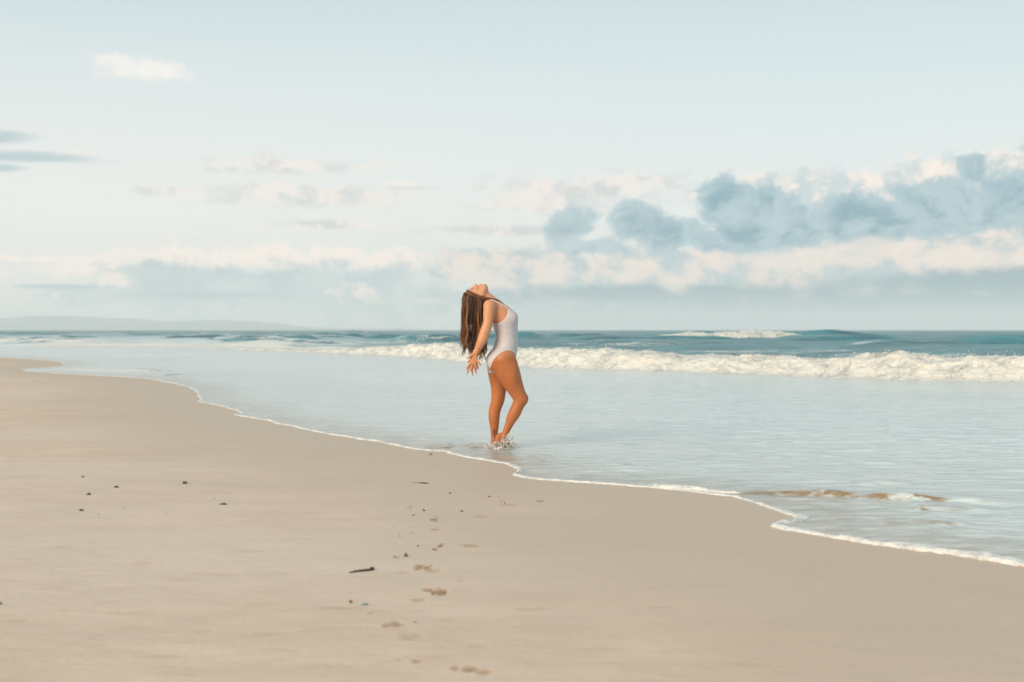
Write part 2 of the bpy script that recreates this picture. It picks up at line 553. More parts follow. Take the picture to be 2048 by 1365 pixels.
# unbroken swells: left column, right column, crest row, base row
swells = [(1240, 1880, 661.5, 679), (1840, 2420, 671, 690), (750, 955, 670.5, 686), (520, 640, 671, 682), (462, 540, 687, 695), (1080, 1560, 671.5, 682.5), (880, 1080, 668, 678), (1560, 1830, 671, 684), (300, 470, 669, 678), (80, 260, 664, 674), (620, 760, 665.5, 674), (1900, 2500, 663.5, 672), (1700, 2050, 683, 695), (1150, 1400, 684, 694)]
NBIG = len(swells)
_r = np.random.default_rng(23)
for _ in range(75):
    pb_ = 667 + 30 * _r.random() ** 1.2
    pm_ = _r.uniform(-150, 1050) if _r.random() < 0.72 else _r.uniform(1050, 2150)
    if pm_ > 650 and pb_ > 682: continue
    wd_ = _r.uniform(22, 85) * (0.6 + (pb_ - 660) / 30)
    swells.append((pm_ - wd_, pm_ + wd_, pb_ - _r.uniform(6, 12) * min(1, (pb_ - 660) / 14), pb_))
swell_geo = []
for (p0, p1, pc, pb) in swells:
    Yb = FPX * CAM_H / (pb - HOR)
    H = CAM_H - (pc - HOR) * (Yb + 3) / FPX
    swell_geo.append(((p0 - 1024) * Yb / FPX, (p1 - 1024) * Yb / FPX, Yb, max(H, 0.25)))

ridges = [([gp(1452, 992), gp(1530, 995), gp(1600, 998), gp(1750, 1004), gp(1880, 1011), gp(1960, 1016), gp(2040, 1022)], 0.034, 0.055, 0.30),
          ([gp(845, 899), gp(880, 901), gp(930, 902), gp(990, 904)], 0.032, 0.06, 0.25),
          ([gp(985, 921), gp(1010, 922), gp(1040, 923)], 0.022, 0.05, 0.2), ([gp(1050, 927), gp(1090, 929)], 0.014, 0.05, 0.2),
          ([gp(1690, 975), gp(1740, 977), gp(1790, 976), gp(1830, 977)], 0.024, 0.05, 0.2), ([gp(1200, 934), gp(1260, 936)], 0.016, 0.05, 0.2), ([gp(1830, 1027), gp(1990, 1030)], 0.018, 0.05, 0.2), ([gp(1750, 1056), gp(1960, 1060)], 0.016, 0.05, 0.2),
          ([gp(255, 744), gp(330, 746)], 0.05, 0.3, 1.2), ([gp(260, 758 - 18), gp(310, 741)], 0.05, 0.3, 1.2), ([gp(300, 752.5), gp(360, 754)], 0.05, 0.3, 1.2), ([gp(1500, 921), gp(1560, 924)], 0.016, 0.05, 0.2), ([gp(1720, 931), gp(1790, 936)], 0.02, 0.05, 0.2)]

Ys = np.concatenate([[-40, -10, 0, 3.0, 4.4, 5.2], rows_px(764, 1215, 1.25), np.arange(30.5, 75, 0.42), np.arange(75, 210, 0.75), np.geomspace(211, 9000, 90)])
us = np.concatenate([-np.geomspace(8, 0.46, 26), np.linspace(-u_core, u_core, 640), np.geomspace(0.46, 8, 26)])
X, Y = fan(Ys, us)
k = Y < 5.3
X[k] = (np.sign(us)[None, :] * np.maximum(np.abs(us)[None, :] * 5.7, 0.0) * np.where(np.abs(us)[None, :] > u_core, 3.0, 1.0) + 0 * Y)[k]
D = shore_d(X, Y)
film = 0.006 + 0.014 * (1 - np.exp(-np.maximum(D, 0) / 0.3)) + 0.02 * sstep(1, 12, D)
Zw = np.where(D < 0, 0.006 + 0.35 * D, film)
Zw = np.maximum(Zw, -1.5)
wetmask = sstep(0.02, 0.5, D)
RIP = fbm(X * 1.15 + 0.25 * Y, Y * 1.5, 55, 3, 0.55)
Zw += wetmask * sstep(0.3, 4, D) * sstep(90, 40, Y) * (0.011 * np.abs(RIP) ** 1.3 * np.sign(RIP) + 0.010 * np.maximum(0, 0.16 - np.abs(fbm(X * 0.8 - 0.1 * Y, Y * 1.1, 57, 3))) * 6)
Zw += wetmask * (0.0035 * fbm(X * 1.6, Y * 4.0, 51, 3) + 0.004 * np.maximum(0, 0.25 - np.abs(fbm(X * 0.9, Y * 2.6, 52, 3))) * sstep(7, 1, D) * 4) * sstep(60, 25, Y)
Zw += wetmask * sstep(2.6, 0.3, D) * sstep(20, 12, Y) * 0.007 * fbm(X * 5.0, Y * 8.0, 58, 3)
CLEAR = np.zeros_like(Zw)      # steep little faces where one looks down through thin clear water
for line, H, f, b in ridges:
    line = np.array(line)
    x0, x1, y0, y1 = line[:, 0].min() - 1.5 * b, line[:, 0].max() + 1.5 * b, line[:, 1].min() - 0.5, line[:, 1].max() + 3 * b + 0.4
    k = (X > x0) & (X < x1) & (Y > y0) & (Y < y1)
    if not k.any():
        continue
    dd, par, sg = seg_dist(X[k], Y[k], line, True)
    up = line[-1, 0] > line[0, 0]
    q = dd * sg * (1 if up else -1) + 0.05 * fbm(X[k] * 2.2, Y[k] * 2.2, 61, 2)
    along = sstep(0.0, 0.12, par) * sstep(1.0, 0.8, par) * np.clip(0.75 + 0.9 * gnoise(X[k] * 3.0, Y[k] * 1.0, 62), 0.15, 1.3)
    Zw[k] += profile_height(q, H, f, b) * along * wetmask[k]
    along = along * np.clip(0.7 + 1.5 * fbm(X[k] * 4.0, Y[k] * 2.0, 63, 2), 0, 1) * (1.0 if H > 0.03 else 0.55)
    CLEAR[k] = np.maximum(CLEAR[k], sstep(-0.5 * f, 0.0, q) * sstep(2.2 * f, 1.2 * f, q) * sstep(0.1, 0.5, along))
fx_, fy_ = gp(925, 896.5)
wk = np.exp(-(((X - fx_) / 0.34) ** 2 + ((Y - fy_) / 0.28) ** 2) ** 1.5)
Zw += wk * 0.030 * np.maximum(0, fbm(X * 5.5, Y * 7.5, 64, 4, 0.6) + 0.15)
CLEAR = np.maximum(CLEAR, wk * np.clip(0.55 + 1.1 * fbm(X * 5.0, Y * 6.0, 65, 3), 0, 1))
fx_, fy_ = gp(1003, 919)
wk = np.exp(-(((X - fx_) / 0.14) ** 2 + ((Y - fy_) / 0.07) ** 2))
CLEAR = np.maximum(CLEAR, 0.8 * wk)
# open water behind the breaking wave
bd, bpar, bsg = seg_dist(X, Y, BORE, True)
behind = (bd * -bsg).reshape(X.shape)          # metres beyond the wave's front
bpar = bpar.reshape(X.shape)
sea_zone = sstep(-2, 6, behind)
far_fade = 1.0 / (1.0 + (Y / 900.0) ** 2)
chop = 0.26 * fbm(X * 0.045, Y * 0.12, 71, 3) + 0.15 * fbm(X * 0.16 + 0.05 * Y, Y * 0.38, 72, 3)
Zw += sea_zone * far_fade * chop * 1.15
sw = np.zeros_like(Zw)
CREST = np.zeros_like(Zw)
FRONT = np.zeros_like(Zw)
for i, (x0, x1, yb, H) in enumerate(swell_geo):
    k = (Y > yb - 12) & (Y < yb + 45) & (X > x0 - 8) & (X < x1 + 8)
    if not k.any():
        continue
    L = x1 - x0
    yy = yb + 2.5 * fbm(X[k] / 14.0, 0 * X[k] + i, 80 + i, 2) + 0.04 * (X[k] - x0)
    along = sstep(0, 0.28, (X[k] - x0) / L) * sstep(1.0, 0.7, (X[k] - x0) / L)
    hh = H * along * (0.9 + 0.25 * gnoise(X[k] / 5.0, 0 * X[k] + 3.3 * i, 90 + i))
    big = i < NBIG
    fr_, bk_ = (4.0, 12.0) if big else (1.2 + 0.01 * yb, 4.0 + 0.03 * yb)
    q_ = Y[k] - yy
    sw[k] = np.maximum(sw[k], profile_height(q_, 1.0, fr_, bk_) * hh)
    FRONT[k] = np.maximum(FRONT[k], sstep(-0.3 * fr_, 0.15 * fr_, q_) * sstep(1.15 * fr_, 0.8 * fr_, q_) * sstep(0.1, 0.5, along))
    if (i * 7) % 3 == 0 or not big:
        CREST[k] = np.maximum(CREST[k], np.exp(-((q_ - fr_ * 1.15) / (0.4 * fr_ + 0.3)) ** 2) * along * np.clip(0.25 + 2.2 * gnoise(X[k] / 3.5 + 9 * i, 0 * X[k], 130), 0, 1))
Zw += sw * sea_zone
sea_v = np.stack([X, Y, Zw], -1).reshape(-1, 3)

m_sea, t, out = material('sea_water')
oc = t.n('ShaderNodeTexCoord').outputs['Object']
foam_a = t.attr('foam').outputs['Fac']
milk = t.attr('milk').outputs['Fac']
opac = t.attr('opac').outputs['Fac']
r1 = t.noise(t.mapping(oc, (1.0, 2.6, 1)), 4.2, 5, 0.62, 0.5)
r2 = t.noise(t.mapping(oc, (1.0, 2.2, 1), (3, 3, 0), (0, 0, 0.15)), 0.9, 5, 0.6, 0.6)
r3 = t.noise(t.mapping(oc, (1.0, 2.0, 1), (5, 1, 0)), 13, 3, 0.6, 0.3)
rc = t.noise(t.mapping(oc, (0.55, 1.0, 1), (2, 8, 0), (0, 0, -0.1)), 0.55, 6, 0.66, 0.5)
nb = t.bump(t.m('MULTIPLY', rc, t.attr('open').outputs['Fac']), 0.8, 0.45)
nb = t.bump(t.m('MULTIPLY', r2, t.m('ADD', 1.0, t.m('MULTIPLY', t.attr('open').outputs['Fac'], 2.5))), 0.4, 0.06, nb)
nb = t.bump(r1, 0.5, 0.024, nb)
nb = t.bump(r3, 0.25, 0.006, nb)
n1 = t.noise(t.mapping(oc, (0.6, 1.0, 1)), 0.22, 6, 0.65, 0.3)
deep_c = t.mix(t.step(n1, 0.35, 0.65), (0.010, 0.100, 0.125), (0.045, 0.235, 0.265))
milk_c = t.mix(t.step(n1, 0.35, 0.65), (0.78, 0.86, 0.855), (0.86, 0.91, 0.90))
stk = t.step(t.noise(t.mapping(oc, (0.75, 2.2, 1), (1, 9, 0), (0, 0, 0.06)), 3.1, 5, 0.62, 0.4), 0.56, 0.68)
milk_c = t.mix(t.m('MULTIPLY', stk, 0.75), milk_c, (0.36, 0.50, 0.51))  # ripple faces that lose the sky's reflection, painted as dark dashes
shal_c = t.mix(t.step(t.noise(t.mapping(oc, (1, 2.5, 1)), 3.0, 5, 0.6), 0.35, 0.65), (0.33, 0.255, 0.17), (0.56, 0.53, 0.46))
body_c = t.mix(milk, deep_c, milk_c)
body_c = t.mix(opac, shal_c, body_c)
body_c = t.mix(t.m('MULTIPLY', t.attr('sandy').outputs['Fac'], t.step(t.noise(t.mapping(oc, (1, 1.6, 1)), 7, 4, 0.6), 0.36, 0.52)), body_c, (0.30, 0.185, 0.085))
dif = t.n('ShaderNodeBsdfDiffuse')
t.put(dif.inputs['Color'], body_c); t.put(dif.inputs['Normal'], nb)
fr = t.n('ShaderNodeFresnel')
fr.inputs['IOR'].default_value = 1.33
t.put(fr.inputs['Normal'], nb)
gl = t.n('ShaderNodeBsdfGlossy')
gl.inputs['Roughness'].default_value = 0.14
t.put(gl.inputs['Normal'], nb)
mg = t.n('ShaderNodeMixShader')
t.put(mg.inputs[0], t.m('MULTIPLY', fr.outputs[0], t.m('SUBTRACT', 1.0, t.m('MULTIPLY', t.attr('open').outputs['Fac'], 0.42))))
t.t.links.new(dif.outputs[0], mg.inputs[1]); t.t.links.new(gl.outputs[0], mg.inputs[2])
fo = t.n('ShaderNodeBsdfDiffuse')
fo.inputs['Color'].default_value = (0.68, 0.67, 0.63, 1)
fn = t.noise(t.mapping(oc, (1, 1.7, 1)), 3.2, 8, 0.72, 0.8)
fn2 = t.noise(t.mapping(oc, (1, 2.4, 1), (8, 8, 0)), 0.35, 4, 0.6, 0.5)
ff = t.m('ADD', foam_a, t.m('ADD', t.m('MULTIPLY', t.m('SUBTRACT', fn, 0.5), 1.3), t.m('MULTIPLY', t.m('SUBTRACT', fn2, 0.5), 1.2)))
ff = t.m('MULTIPLY', t.step(ff, 0.45, 0.80), t.step(foam_a, 0.02, 0.15))
mf = t.n('ShaderNodeMixShader')
t.put(mf.inputs[0], ff)
t.t.links.new(mg.outputs[0], mf.inputs[1]); t.t.links.new(fo.outputs[0], mf.inputs[2])
t.t.links.new(mf.outputs[0], out.inputs['Surface'])

sea = mesh_arrays('sea', sea_v, grid_faces(*X.shape), m_sea)
U = X / np.maximum(Y, 1)
left = sstep(-0.01, -0.24, U)
foam = 0.16 * sstep(0.5, 5, D) * sstep(3, -6, behind) + 0.62 * np.exp(-((behind - 3) / 5.0) ** 2) * sstep(-1, 1.5, behind)
foam += left * sstep(-12, 2, behind) * sstep(60, 10, behind) * (0.36 + 0.5 * gnoise(X * 0.07, Y * 0.11, 108))
foam += 0.30 * sstep(0, 10, behind) * sstep(70, 15, behind) * (0.75 + 1.5 * gnoise(X * 0.06, Y * 0.14, 101)) * 1.25
foam += 0.12 * sea_zone + 1.0 * CREST * sea_zone
# streaks of foam lying on the swash
for line, wd, amt in [([gp(1560, 1047), gp(1640, 1036), gp(1720, 1027), gp(1800, 1024), gp(1860, 1022)], 0.22, 0.42), ([gp(60, 742), gp(160, 741), gp(260, 744)], 1.2, 0.8), ([gp(130, 713), gp(300, 712), gp(440, 711)], 3.0, 0.5), ([gp(1500, 998), gp(1700, 1006), gp(1900, 1016), gp(2000, 1021)], 0.10, 0.16)]:
    foam += (amt * np.exp(-(seg_dist(X, Y, np.array(line)) / wd) ** 2)).reshape(X.shape)
fattr(sea, 'foam', np.clip(foam, 0, 1))
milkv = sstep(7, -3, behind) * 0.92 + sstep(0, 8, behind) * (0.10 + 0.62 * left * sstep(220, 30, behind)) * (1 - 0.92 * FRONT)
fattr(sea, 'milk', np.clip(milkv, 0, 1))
fattr(sea, 'sandy', CLEAR)
fattr(sea, 'open', sea_zone)
fattr(sea, 'opac', np.clip(0.15 + 0.60 * sstep(0.0, 1.2, D) + 0.25 * sstep(1, 6, D), 0, 1))
tag(sea, kind='structure')


def sea_z(x, y):
    """height of the water at points, by nearest row and column"""
    i = np.clip(np.searchsorted(Ys, y), 0, len(Ys) - 1)
    uu = np.asarray(x) / (np.maximum(np.asarray(y), 0) + 0.4)
    j = np.clip(np.searchsorted(us, uu), 0, len(us) - 1)
    return Zw[i, j]


# ------------------------------------------------------------------ breaking waves
m_foam, t, out = material('sea_foam')
oc = t.n('ShaderNodeTexCoord').outputs['Object']
th = t.attr('thin').outputs['Fac']
fa = t.noise(oc, 2.2, 8, 0.7, 0.6)
fb = t.noise(oc, 14, 6, 0.7, 0.4)
fcol = t.mix(t.step(t.m('ADD', t.m('MULTIPLY', fa, 0.65), t.m('MULTIPLY', fb, 0.35)), 0.36, 0.54), (0.36, 0.375, 0.355), (0.66, 0.635, 0.58))  # grey shading of the foam lumps painted in as colour noise
gap = t.step(t.m('ADD', th, t.m('ADD', t.m('MULTIPLY', t.m('SUBTRACT', fa, 0.5), 1.5), t.m('MULTIPLY', t.m('SUBTRACT', fb, 0.5), 0.7))), 0.50, 0.85)
fcol = t.mix(gap, fcol, (0.22, 0.28, 0.25))  # gaps in the foam, plus greenish shadow painted at the wave's base
bmp = t.bump(t.m('ADD', fb, t.m('MULTIPLY', fa, 1.5)), 0.6, 0.06)
pf = principled(t, out, Base_Color=fcol, Roughness=1.0, Normal=bmp, Specular_IOR_Level=0.0)
pf.inputs['Subsurface Weight'].default_value = 0.25
pf.inputs['Subsurface Radius'].default_value = (0.12, 0.12, 0.11)
pf.inputs['Subsurface Scale'].default_value = 1.0


def resample(line, step):
    line = np.asarray(line, float)
    L = np.r_[0, np.cumsum(np.hypot(*np.diff(line, axis=0).T))]
    n = max(2, int(L[-1] / step))
    s = np.linspace(0, L[-1], n)
    p = np.stack([np.interp(s, L, line[:, 0]), np.interp(s, L, line[:, 1])], 1)
    return p, s


def tetra_cloud(centres, sizes):
    """tiny eight-sided drops"""
    o = np.array([(1, 0, 0), (-1, 0, 0), (0, 1, 0), (0, -1, 0), (0, 0, 1), (0, 0, -1)], float)
    f = np.array([(0, 2, 4), (2, 1, 4), (1, 3, 4), (3, 0, 4), (2, 0, 5), (1, 2, 5), (3, 1, 5), (0, 3, 5)])
    v = centres[:, None, :] + o[None] * sizes[:, None, None] * rng.uniform(0.6, 1.4, (len(centres), 6, 1))
    ff = f[None] + (np.arange(len(centres)) * 6)[:, None, None]
    return v.reshape(-1, 3), ff.reshape(-1, 3)


def foam_wave(name, line, height, qs, ds, seed, lump, spray, label):
    """line: front edge of the wave; height(s, total): its height along the line; qs: offsets behind the front"""
    P, s = resample(line, ds)
    T = np.gradient(P, axis=0)
    k = np.ones(9) / 9
    T = np.stack([np.convolve(np.pad(T[:, i], 4, 'edge'), k, 'valid') for i in (0, 1)], 1)
    T /= np.linalg.norm(T, axis=1)[:, None]
    N = np.stack([-T[:, 1], T[:, 0]], 1)
    N *= np.sign(N[:, 1:2])
    H = height(P, s)
    sg, q = np.meshgrid(s, qs, indexing='ij')
    Hs = H[:, None] * (0.82 + 0.30 * fbm(sg / (6 * lump), 0 * sg + seed, seed, 3) + 0.22 * fbm(sg / (1.3 * lump), q / (2 * lump), seed + 3, 3))
    fr = 0.9 * lump
    qn = q + 0.5 * lump * fbm(sg / (2.2 * lump), 0 * sg + 5, seed + 7, 4)
    prof = np.where(qn < fr, sstep(-0.35 * lump, fr, qn) ** 0.8, np.exp(-((qn - fr) / (3.6 * lump)) ** 2))
    z = Hs * prof
    edge = sstep(-0.4 * lump, 0.0, qn) * sstep(qs[-1], qs[-1] * 0.6, q)
    tur = fbm(sg / (0.55 * lump), (q + z * 1.5) / (0.5 * lump), seed + 11, 6, 0.70)
    tur2 = np.abs(fbm(sg / (0.9 * lump) + 30, (q + z * 2) / (0.7 * lump), seed + 17, 4, 0.6))
    z = z + Hs * (0.13 * tur + 0.16 * tur2 - 0.03) * edge * (0.25 + 0.75 * prof)
    push = 0.13 * lump * fbm(sg / (0.5 * lump) - 11, (z * 1.6 + q) / (0.4 * lump), seed + 23, 4, 0.6) * edge
    qq = q + push - 0.15 * lump * prof
    XY = P[:, None, :] + N[:, None, :] * qq[..., None]
    zz = z + np.where(edge > 0.02, 0.03, -0.3 * (1 - edge / 0.02))
    zz = zz - 0.25 * (1 - sstep(qs[-1], qs[-1] * 0.75, q))
    V = np.concatenate([XY, zz[..., None]], -1)
    thin = 0.62 * sstep(0.5 * lump, -0.25 * lump, qn) * 1.0 + 0.55 * sstep(2.5 * lump, qs[-1], q) - 0.15
    verts, faces = V.reshape(-1, 3), grid_faces(*sg.shape)
    o = mesh_arrays(name, verts, faces, m_foam)
    fattr(o, 'thin', thin)
    # spray thrown up along the crest
    if spray:
        ncol = len(s)
        jj = rng.integers(0, ncol, spray)
        hot = np.clip(0.5 + 1.4 * fbm(s[jj] / (2.2 * lump), 0 * s[jj] + 2, seed + 31, 3), 0.03, 1)
        c0 = V[jj, np.argmax(z[jj], axis=1)]
        fuzz = rng.random(spray) < 0.78
        c1 = V[jj, rng.integers(0, int(len(qs) * 0.62), spray)]
        c0 = np.where(fuzz[:, None], c1, c0)
        up = np.where(fuzz, np.abs(rng.normal(0, 0.035, spray)), np.abs(rng.normal(0, 0.10, spray)) * hot) * H[jj]
        cc = c0 + np.stack([rng.normal(0, 0.15, spray) * lump, rng.normal(0.1, 0.3, spray) * lump, up - 0.02], 1)
        vs, fs = tetra_cloud(cc, np.minimum(rng.exponential(0.0045, spray) + 0.0025, 0.013) * (0.5 + lump))
        sp = mesh_arrays('spray', vs, fs, m_foam, o)
        fattr(sp, 'thin', np.full(len(vs), -1.0))
        sp['kind'] = 'stuff'
    tag(o, label, 'wave')
    return o


def bore_h(P, s):
    u = P[:, 0] / P[:, 1]
    return 0.52 * (0.30 + 0.70 * sstep(-0.17, -0.06, u)) * sstep(-0.36, -0.16, u)


qs = np.concatenate([np.linspace(-0.55, 1.4, 40), np.linspace(1.5, 7.5, 30)])
foam_wave('breaking_wave', BORE, bore_h, qs, 0.055, 200, 1.0, 15000, 'long white foaming wave rolling in behind the woman, nearest to the beach')


def far_h(P, s):
    f = s / s[-1]
    return 1.02 * sstep(0, 0.25, f) * sstep(1.0, 0.7, f)


p0, p1 = gp(1290, 680), gp(1660, 679)
qs2 = np.concatenate([np.linspace(-1.0, 3.0, 36), np.linspace(3.3, 13, 16)])
foam_wave('breaking_wave', [(p0[0], p0[1]), ((p0[0] + p1[0]) / 2, (p0[1] + p1[1]) / 2 - 1.0), (p1[0], p1[1])], far_h, qs2, 0.14, 300, 2.0, 2500, 'small distant breaker with a white crest on the horizon, right of the woman')

# ------------------------------------------------------------------ foam along the water's edge
m_edge, t, out = material('edge_foam')
oc = t.n('ShaderNodeTexCoord').outputs['Object']
eb = t.n('ShaderNodeTexVoronoi')
t.put(eb.inputs['Vector'], oc); eb.inputs['Scale'].default_value = 55
en = t.noise(oc, 9, 6, 0.7, 0.5)
ecol = t.mix(t.step(en, 0.35, 0.6), (0.50, 0.495, 0.47), (0.70, 0.685, 0.645))
ebmp = t.bump(t.m('ADD', t.m('MULTIPLY', eb.outputs['Distance'], -1.0), en), 0.6, 0.012)
principled(t, out, Base_Color=ecol, Roughness=0.55, Normal=ebmp, Specular_IOR_Level=0.35, Subsurface_Weight=0.0)


def foam_bead(name, line, width, height, step, seed, side=1.0):
    P, s = resample(line, step)
    n = len(P)
    T = np.gradient(P, axis=0)
    k = np.ones(5) / 5
    T = np.stack([np.convolve(np.pad(T[:, i], 2, 'edge'), k, 'valid') for i in (0, 1)], 1)
    T /= np.linalg.norm(T, axis=1)[:, None] + 1e-9
    N = np.stack([-T[:, 1], T[:, 0]], 1)
    wv = width(P) * np.clip(0.9 + 1.3 * fbm(s / 0.9, 0 * s + seed, seed, 3) + 0.7 * fbm(s / 0.16, 0 * s, seed + 1, 3), 0.2, 2.4)
    hv = height(P) * np.clip(0.9 + 0.6 * fbm(s / 0.35, 0 * s, seed + 2, 4), 0.3, 1.8)
    ph = np.linspace(0, math.pi, 9)
    sg, pg = np.meshgrid(s, ph, indexing='ij')
    lump = 1 + 0.45 * fbm(sg / 0.06, pg * 1.3, seed + 3, 3)
    off = -np.cos(pg) * wv[:, None] * 0.5 * lump + side * wv[:, None] * 0.35
    z = np.sin(pg) ** 0.7 * hv[:, None] * lump
    XY = P[:, None, :] + N[:, None, :] * off[..., None]
    base = np.maximum(sand_base(shore_d(XY[..., 0], XY[..., 1])), 0.004)
    zz = base + z - 0.004
    return mesh_arrays(name, np.concatenate([XY, zz[..., None]], -1).reshape(-1, 3), grid_faces(n, 9), m_edge)


# the land polygon lies to the left when walking the shore from near to far, so water is to the right (side -1)
i0 = np.argmin(np.hypot(SHORE[:, 0] - shore[3][0], SHORE[:, 1] - shore[3][1]))
i1 = np.argmin(np.hypot(SHORE[:, 0] - gp(-300, 710)[0], SHORE[:, 1] - gp(-300, 710)[1]))
edge_line = SHORE[i0:i1]
sf = foam_bead('shore_foam', edge_line, lambda P: 0.062 + 0.035 * sstep(8.5, 7, P[:, 1]) + 0.02 * sstep(15, 30, P[:, 1]), lambda P: 0.014 + 0.010 * sstep(9, 7, P[:, 1]) - 0.004 * sstep(14, 22, P[:, 1]) , 0.022, 400, -1.0)
tag(sf, kind='stuff')
inner = foam_bead('wave_foam', [gp(1310, 976), gp(1400, 984), gp(1450, 989), gp(1500, 991), gp(1560, 994), gp(1620, 996)], lambda P: 0.06 * sstep(1.6, 1.2, P[:, 0]) + 0.02, lambda P: 0.016 * sstep(1.6, 1.2, P[:, 0]) + 0.018, 0.02, 420, 0.5)
tag(inner, kind='stuff')

# ------------------------------------------------------------------ hills across the bay
m_hill, t, out = material('hill_scrub')
oc = t.n('ShaderNodeTexCoord').outputs['Object']
principled(t, out, Base_Color=t.mix(t.noise(oc, 0.02, 5, 0.6), (0.035, 0.055, 0.035), (0.08, 0.095, 0.06)), Roughness=0.95)
top_px = [(-1400, 632), (-700, 634), (-300, 636), (0, 637), (60, 633), (110, 631.5), (170, 634), (230, 637), (270, 637.5), (330, 643), (400, 641), (450, 640.5), (510, 643), (560, 648), (620, 655), (700, 657), (820, 658), (900, 662)]
HY = 9000.0
hx = np.array([(p - 1024) * HY / FPX for p, _ in top_px]); hz = np.array([CAM_H + (HOR - q) * HY / FPX for _, q in top_px])
gx = np.linspace(hx[0], hx[-1], 320)
gy = np.linspace(-1, 1, 15)
GX, GY = np.meshgrid(gx, gy, indexing='ij')
ridge = np.interp(GX, hx, hz)
GZ = ridge * np.clip(1 - np.abs(GY) ** 1.6, 0, 1) * (1 + 0.10 * fbm(GX / 130, GY * 3, 500, 4)) - 3.0 * np.abs(GY)
hill = mesh_arrays('hills', np.stack([GX, HY + GY * 550, GZ], -1).reshape(-1, 3), grid_faces(*GX.shape), m_hill)
tag(hill, kind='structure')

# ------------------------------------------------------------------ the woman
WY = 13.10                       # her mid plane
SC = FPX / WY                    # photograph pixels per metre there


def W(cx, cy, y=0.0):
    """a point of her side view (enlarged 3.5 times, origin 860,540) to local metres"""
    return np.array([(860 + cx / 3.5 - 1024) / SC, y, CAM_H - (540 + cy / 3.5 - HOR) / SC])


def W3(x, y3, y=0.0):
    """the same from the hand view (origin 900,680, enlarged 11.38 times)"""
    px, py = 900 + x / 11.378, 680 + y3 / 11.378
    return np.array([(px - 1024) / SC, y, CAM_H - (py - HOR) / SC])


CM = 1.0 / (3.5 * SC)            # metres per enlarged pixel
h = 0.0033
lo = np.array([W(225, 0)[0], -0.30, -0.05])
hi = np.array([W(720, 0)[0], 0.30, W(0, 75)[2]])
dims = np.ceil((hi - lo) / h).astype(int) + 1
gxs, gys, gzs = [lo[i] + h * np.arange(dims[i]) for i in range(3)]


class Field:
    def __init__(self):
        self.F = np.full(dims, 1.0, np.float32)

    def block(self, mn, mx):
        a = np.clip(np.floor((mn - lo) / h).astype(int), 0, dims)
        b = np.clip(np.ceil((mx - lo) / h).astype(int) + 1, 0, dims)
        sl = tuple(slice(a[i], b[i]) for i in range(3))
        p = (gxs[sl[0]][:, None, None], gys[sl[1]][None, :, None], gzs[sl[2]][None, None, :])
        return sl, p

    def add(self, sl, d, k):
        a = self.F[sl]
        d = d.astype(np.float32)
        hh = np.maximum(k - np.abs(a - d), 0) / k
        self.F[sl] = np.minimum(a, d) - hh * hh * k * 0.25

    def sub(self, sl, d, k):
        a = self.F[sl]
        d = -d.astype(np.float32)
        hh = np.maximum(k - np.abs(a - d), 0) / k
        self.F[sl] = np.maximum(a, d) + hh * hh * k * 0.25

    def cone(self, a, b, r1, r2, k=0.02, flat=None):
        a = np.asarray(a, float); b = np.asarray(b, float)
        pad = max(r1, r2) + k + 0.03
        sl, (x, y, z) = self.block(np.minimum(a, b) - pad, np.maximum(a, b) + pad)
        e = b - a
        ll = max(float(e @ e), 1e-9)
        t = np.clip(((x - a[0]) * e[0] + (y - a[1]) * e[1] + (z - a[2]) * e[2]) / ll, 0, 1)
        qx, qy, qz = x - a[0] - t * e[0], y - a[1] - t * e[1], z - a[2] - t * e[2]
        if flat:
            qy = qy / flat
        self.add(sl, np.sqrt(qx * qx + qy * qy + qz * qz) - (r1 + (r2 - r1) * t), k)

    def chain(self, pts, k=0.02):
        """pts: (point, radius); a smooth limb through them"""
        key = np.array([(*p, r) for p, r in pts], float)
        n_ = len(key)
        if n_ > 2:
            ex = np.vstack([2 * key[0] - key[1], key, 2 * key[-1] - key[-2]])
            out_ = []
            for i in range(n_ - 1):
                p0_, p1_, p2_, p3_ = ex[i:i + 4]
                for u in np.linspace(0, 1, 5)[:-1]:
                    out_.append(0.5 * (2 * p1_ + (p2_ - p0_) * u + (2 * p0_ - 5 * p1_ + 4 * p2_ - p3_) * u * u + (3 * p1_ - p0_ - 3 * p2_ + p3_) * u ** 3))
            key = np.array(out_ + [ex[-2]])
        pad = key[:, 3].max() + k + 0.03
        sl, (x, y, z) = self.block(key[:, :3].min(0) - pad, key[:, :3].max(0) + pad)
        best = None
        for a, b in zip(key[:-1], key[1:]):
            e = b[:3] - a[:3]
            ll = max(float(e @ e), 1e-9)
            t = np.clip(((x - a[0]) * e[0] + (y - a[1]) * e[1] + (z - a[2]) * e[2]) / ll, 0, 1)
            d_ = np.sqrt((x - a[0] - t * e[0]) ** 2 + (y - a[1] - t * e[1]) ** 2 + (z - a[2] - t * e[2]) ** 2) - (a[3] + (b[3] - a[3]) * t)
            best = d_ if best is None else np.minimum(best, d_)
        self.add(sl, best, k)

    def ell(self, c, ax, r, k=0.02, cut=False):
        """ellipsoid: centre, rows of unit axes, radii"""
        c = np.asarray(c, float); ax = np.asarray(ax, float); r = np.asarray(r, float)
        ext = np.sqrt(((ax * r[:, None]) ** 2).sum(0)) + k + 0.03
        sl, (x, y, z) = self.block(c - ext, c + ext)
        u = [((x - c[0]) * ax[i, 0] + (y - c[1]) * ax[i, 1] + (z - c[2]) * ax[i, 2]) for i in range(3)]
        k0 = np.sqrt(sum((u[i] / r[i]) ** 2 for i in range(3)))
        k1 = np.sqrt(sum((u[i] / r[i] ** 2) ** 2 for i in range(3))) + 1e-6
        (self.sub if cut else self.add)(sl, k0 * (k0 - 1) / k1, k)


I3 = np.eye(3)
B = Field()
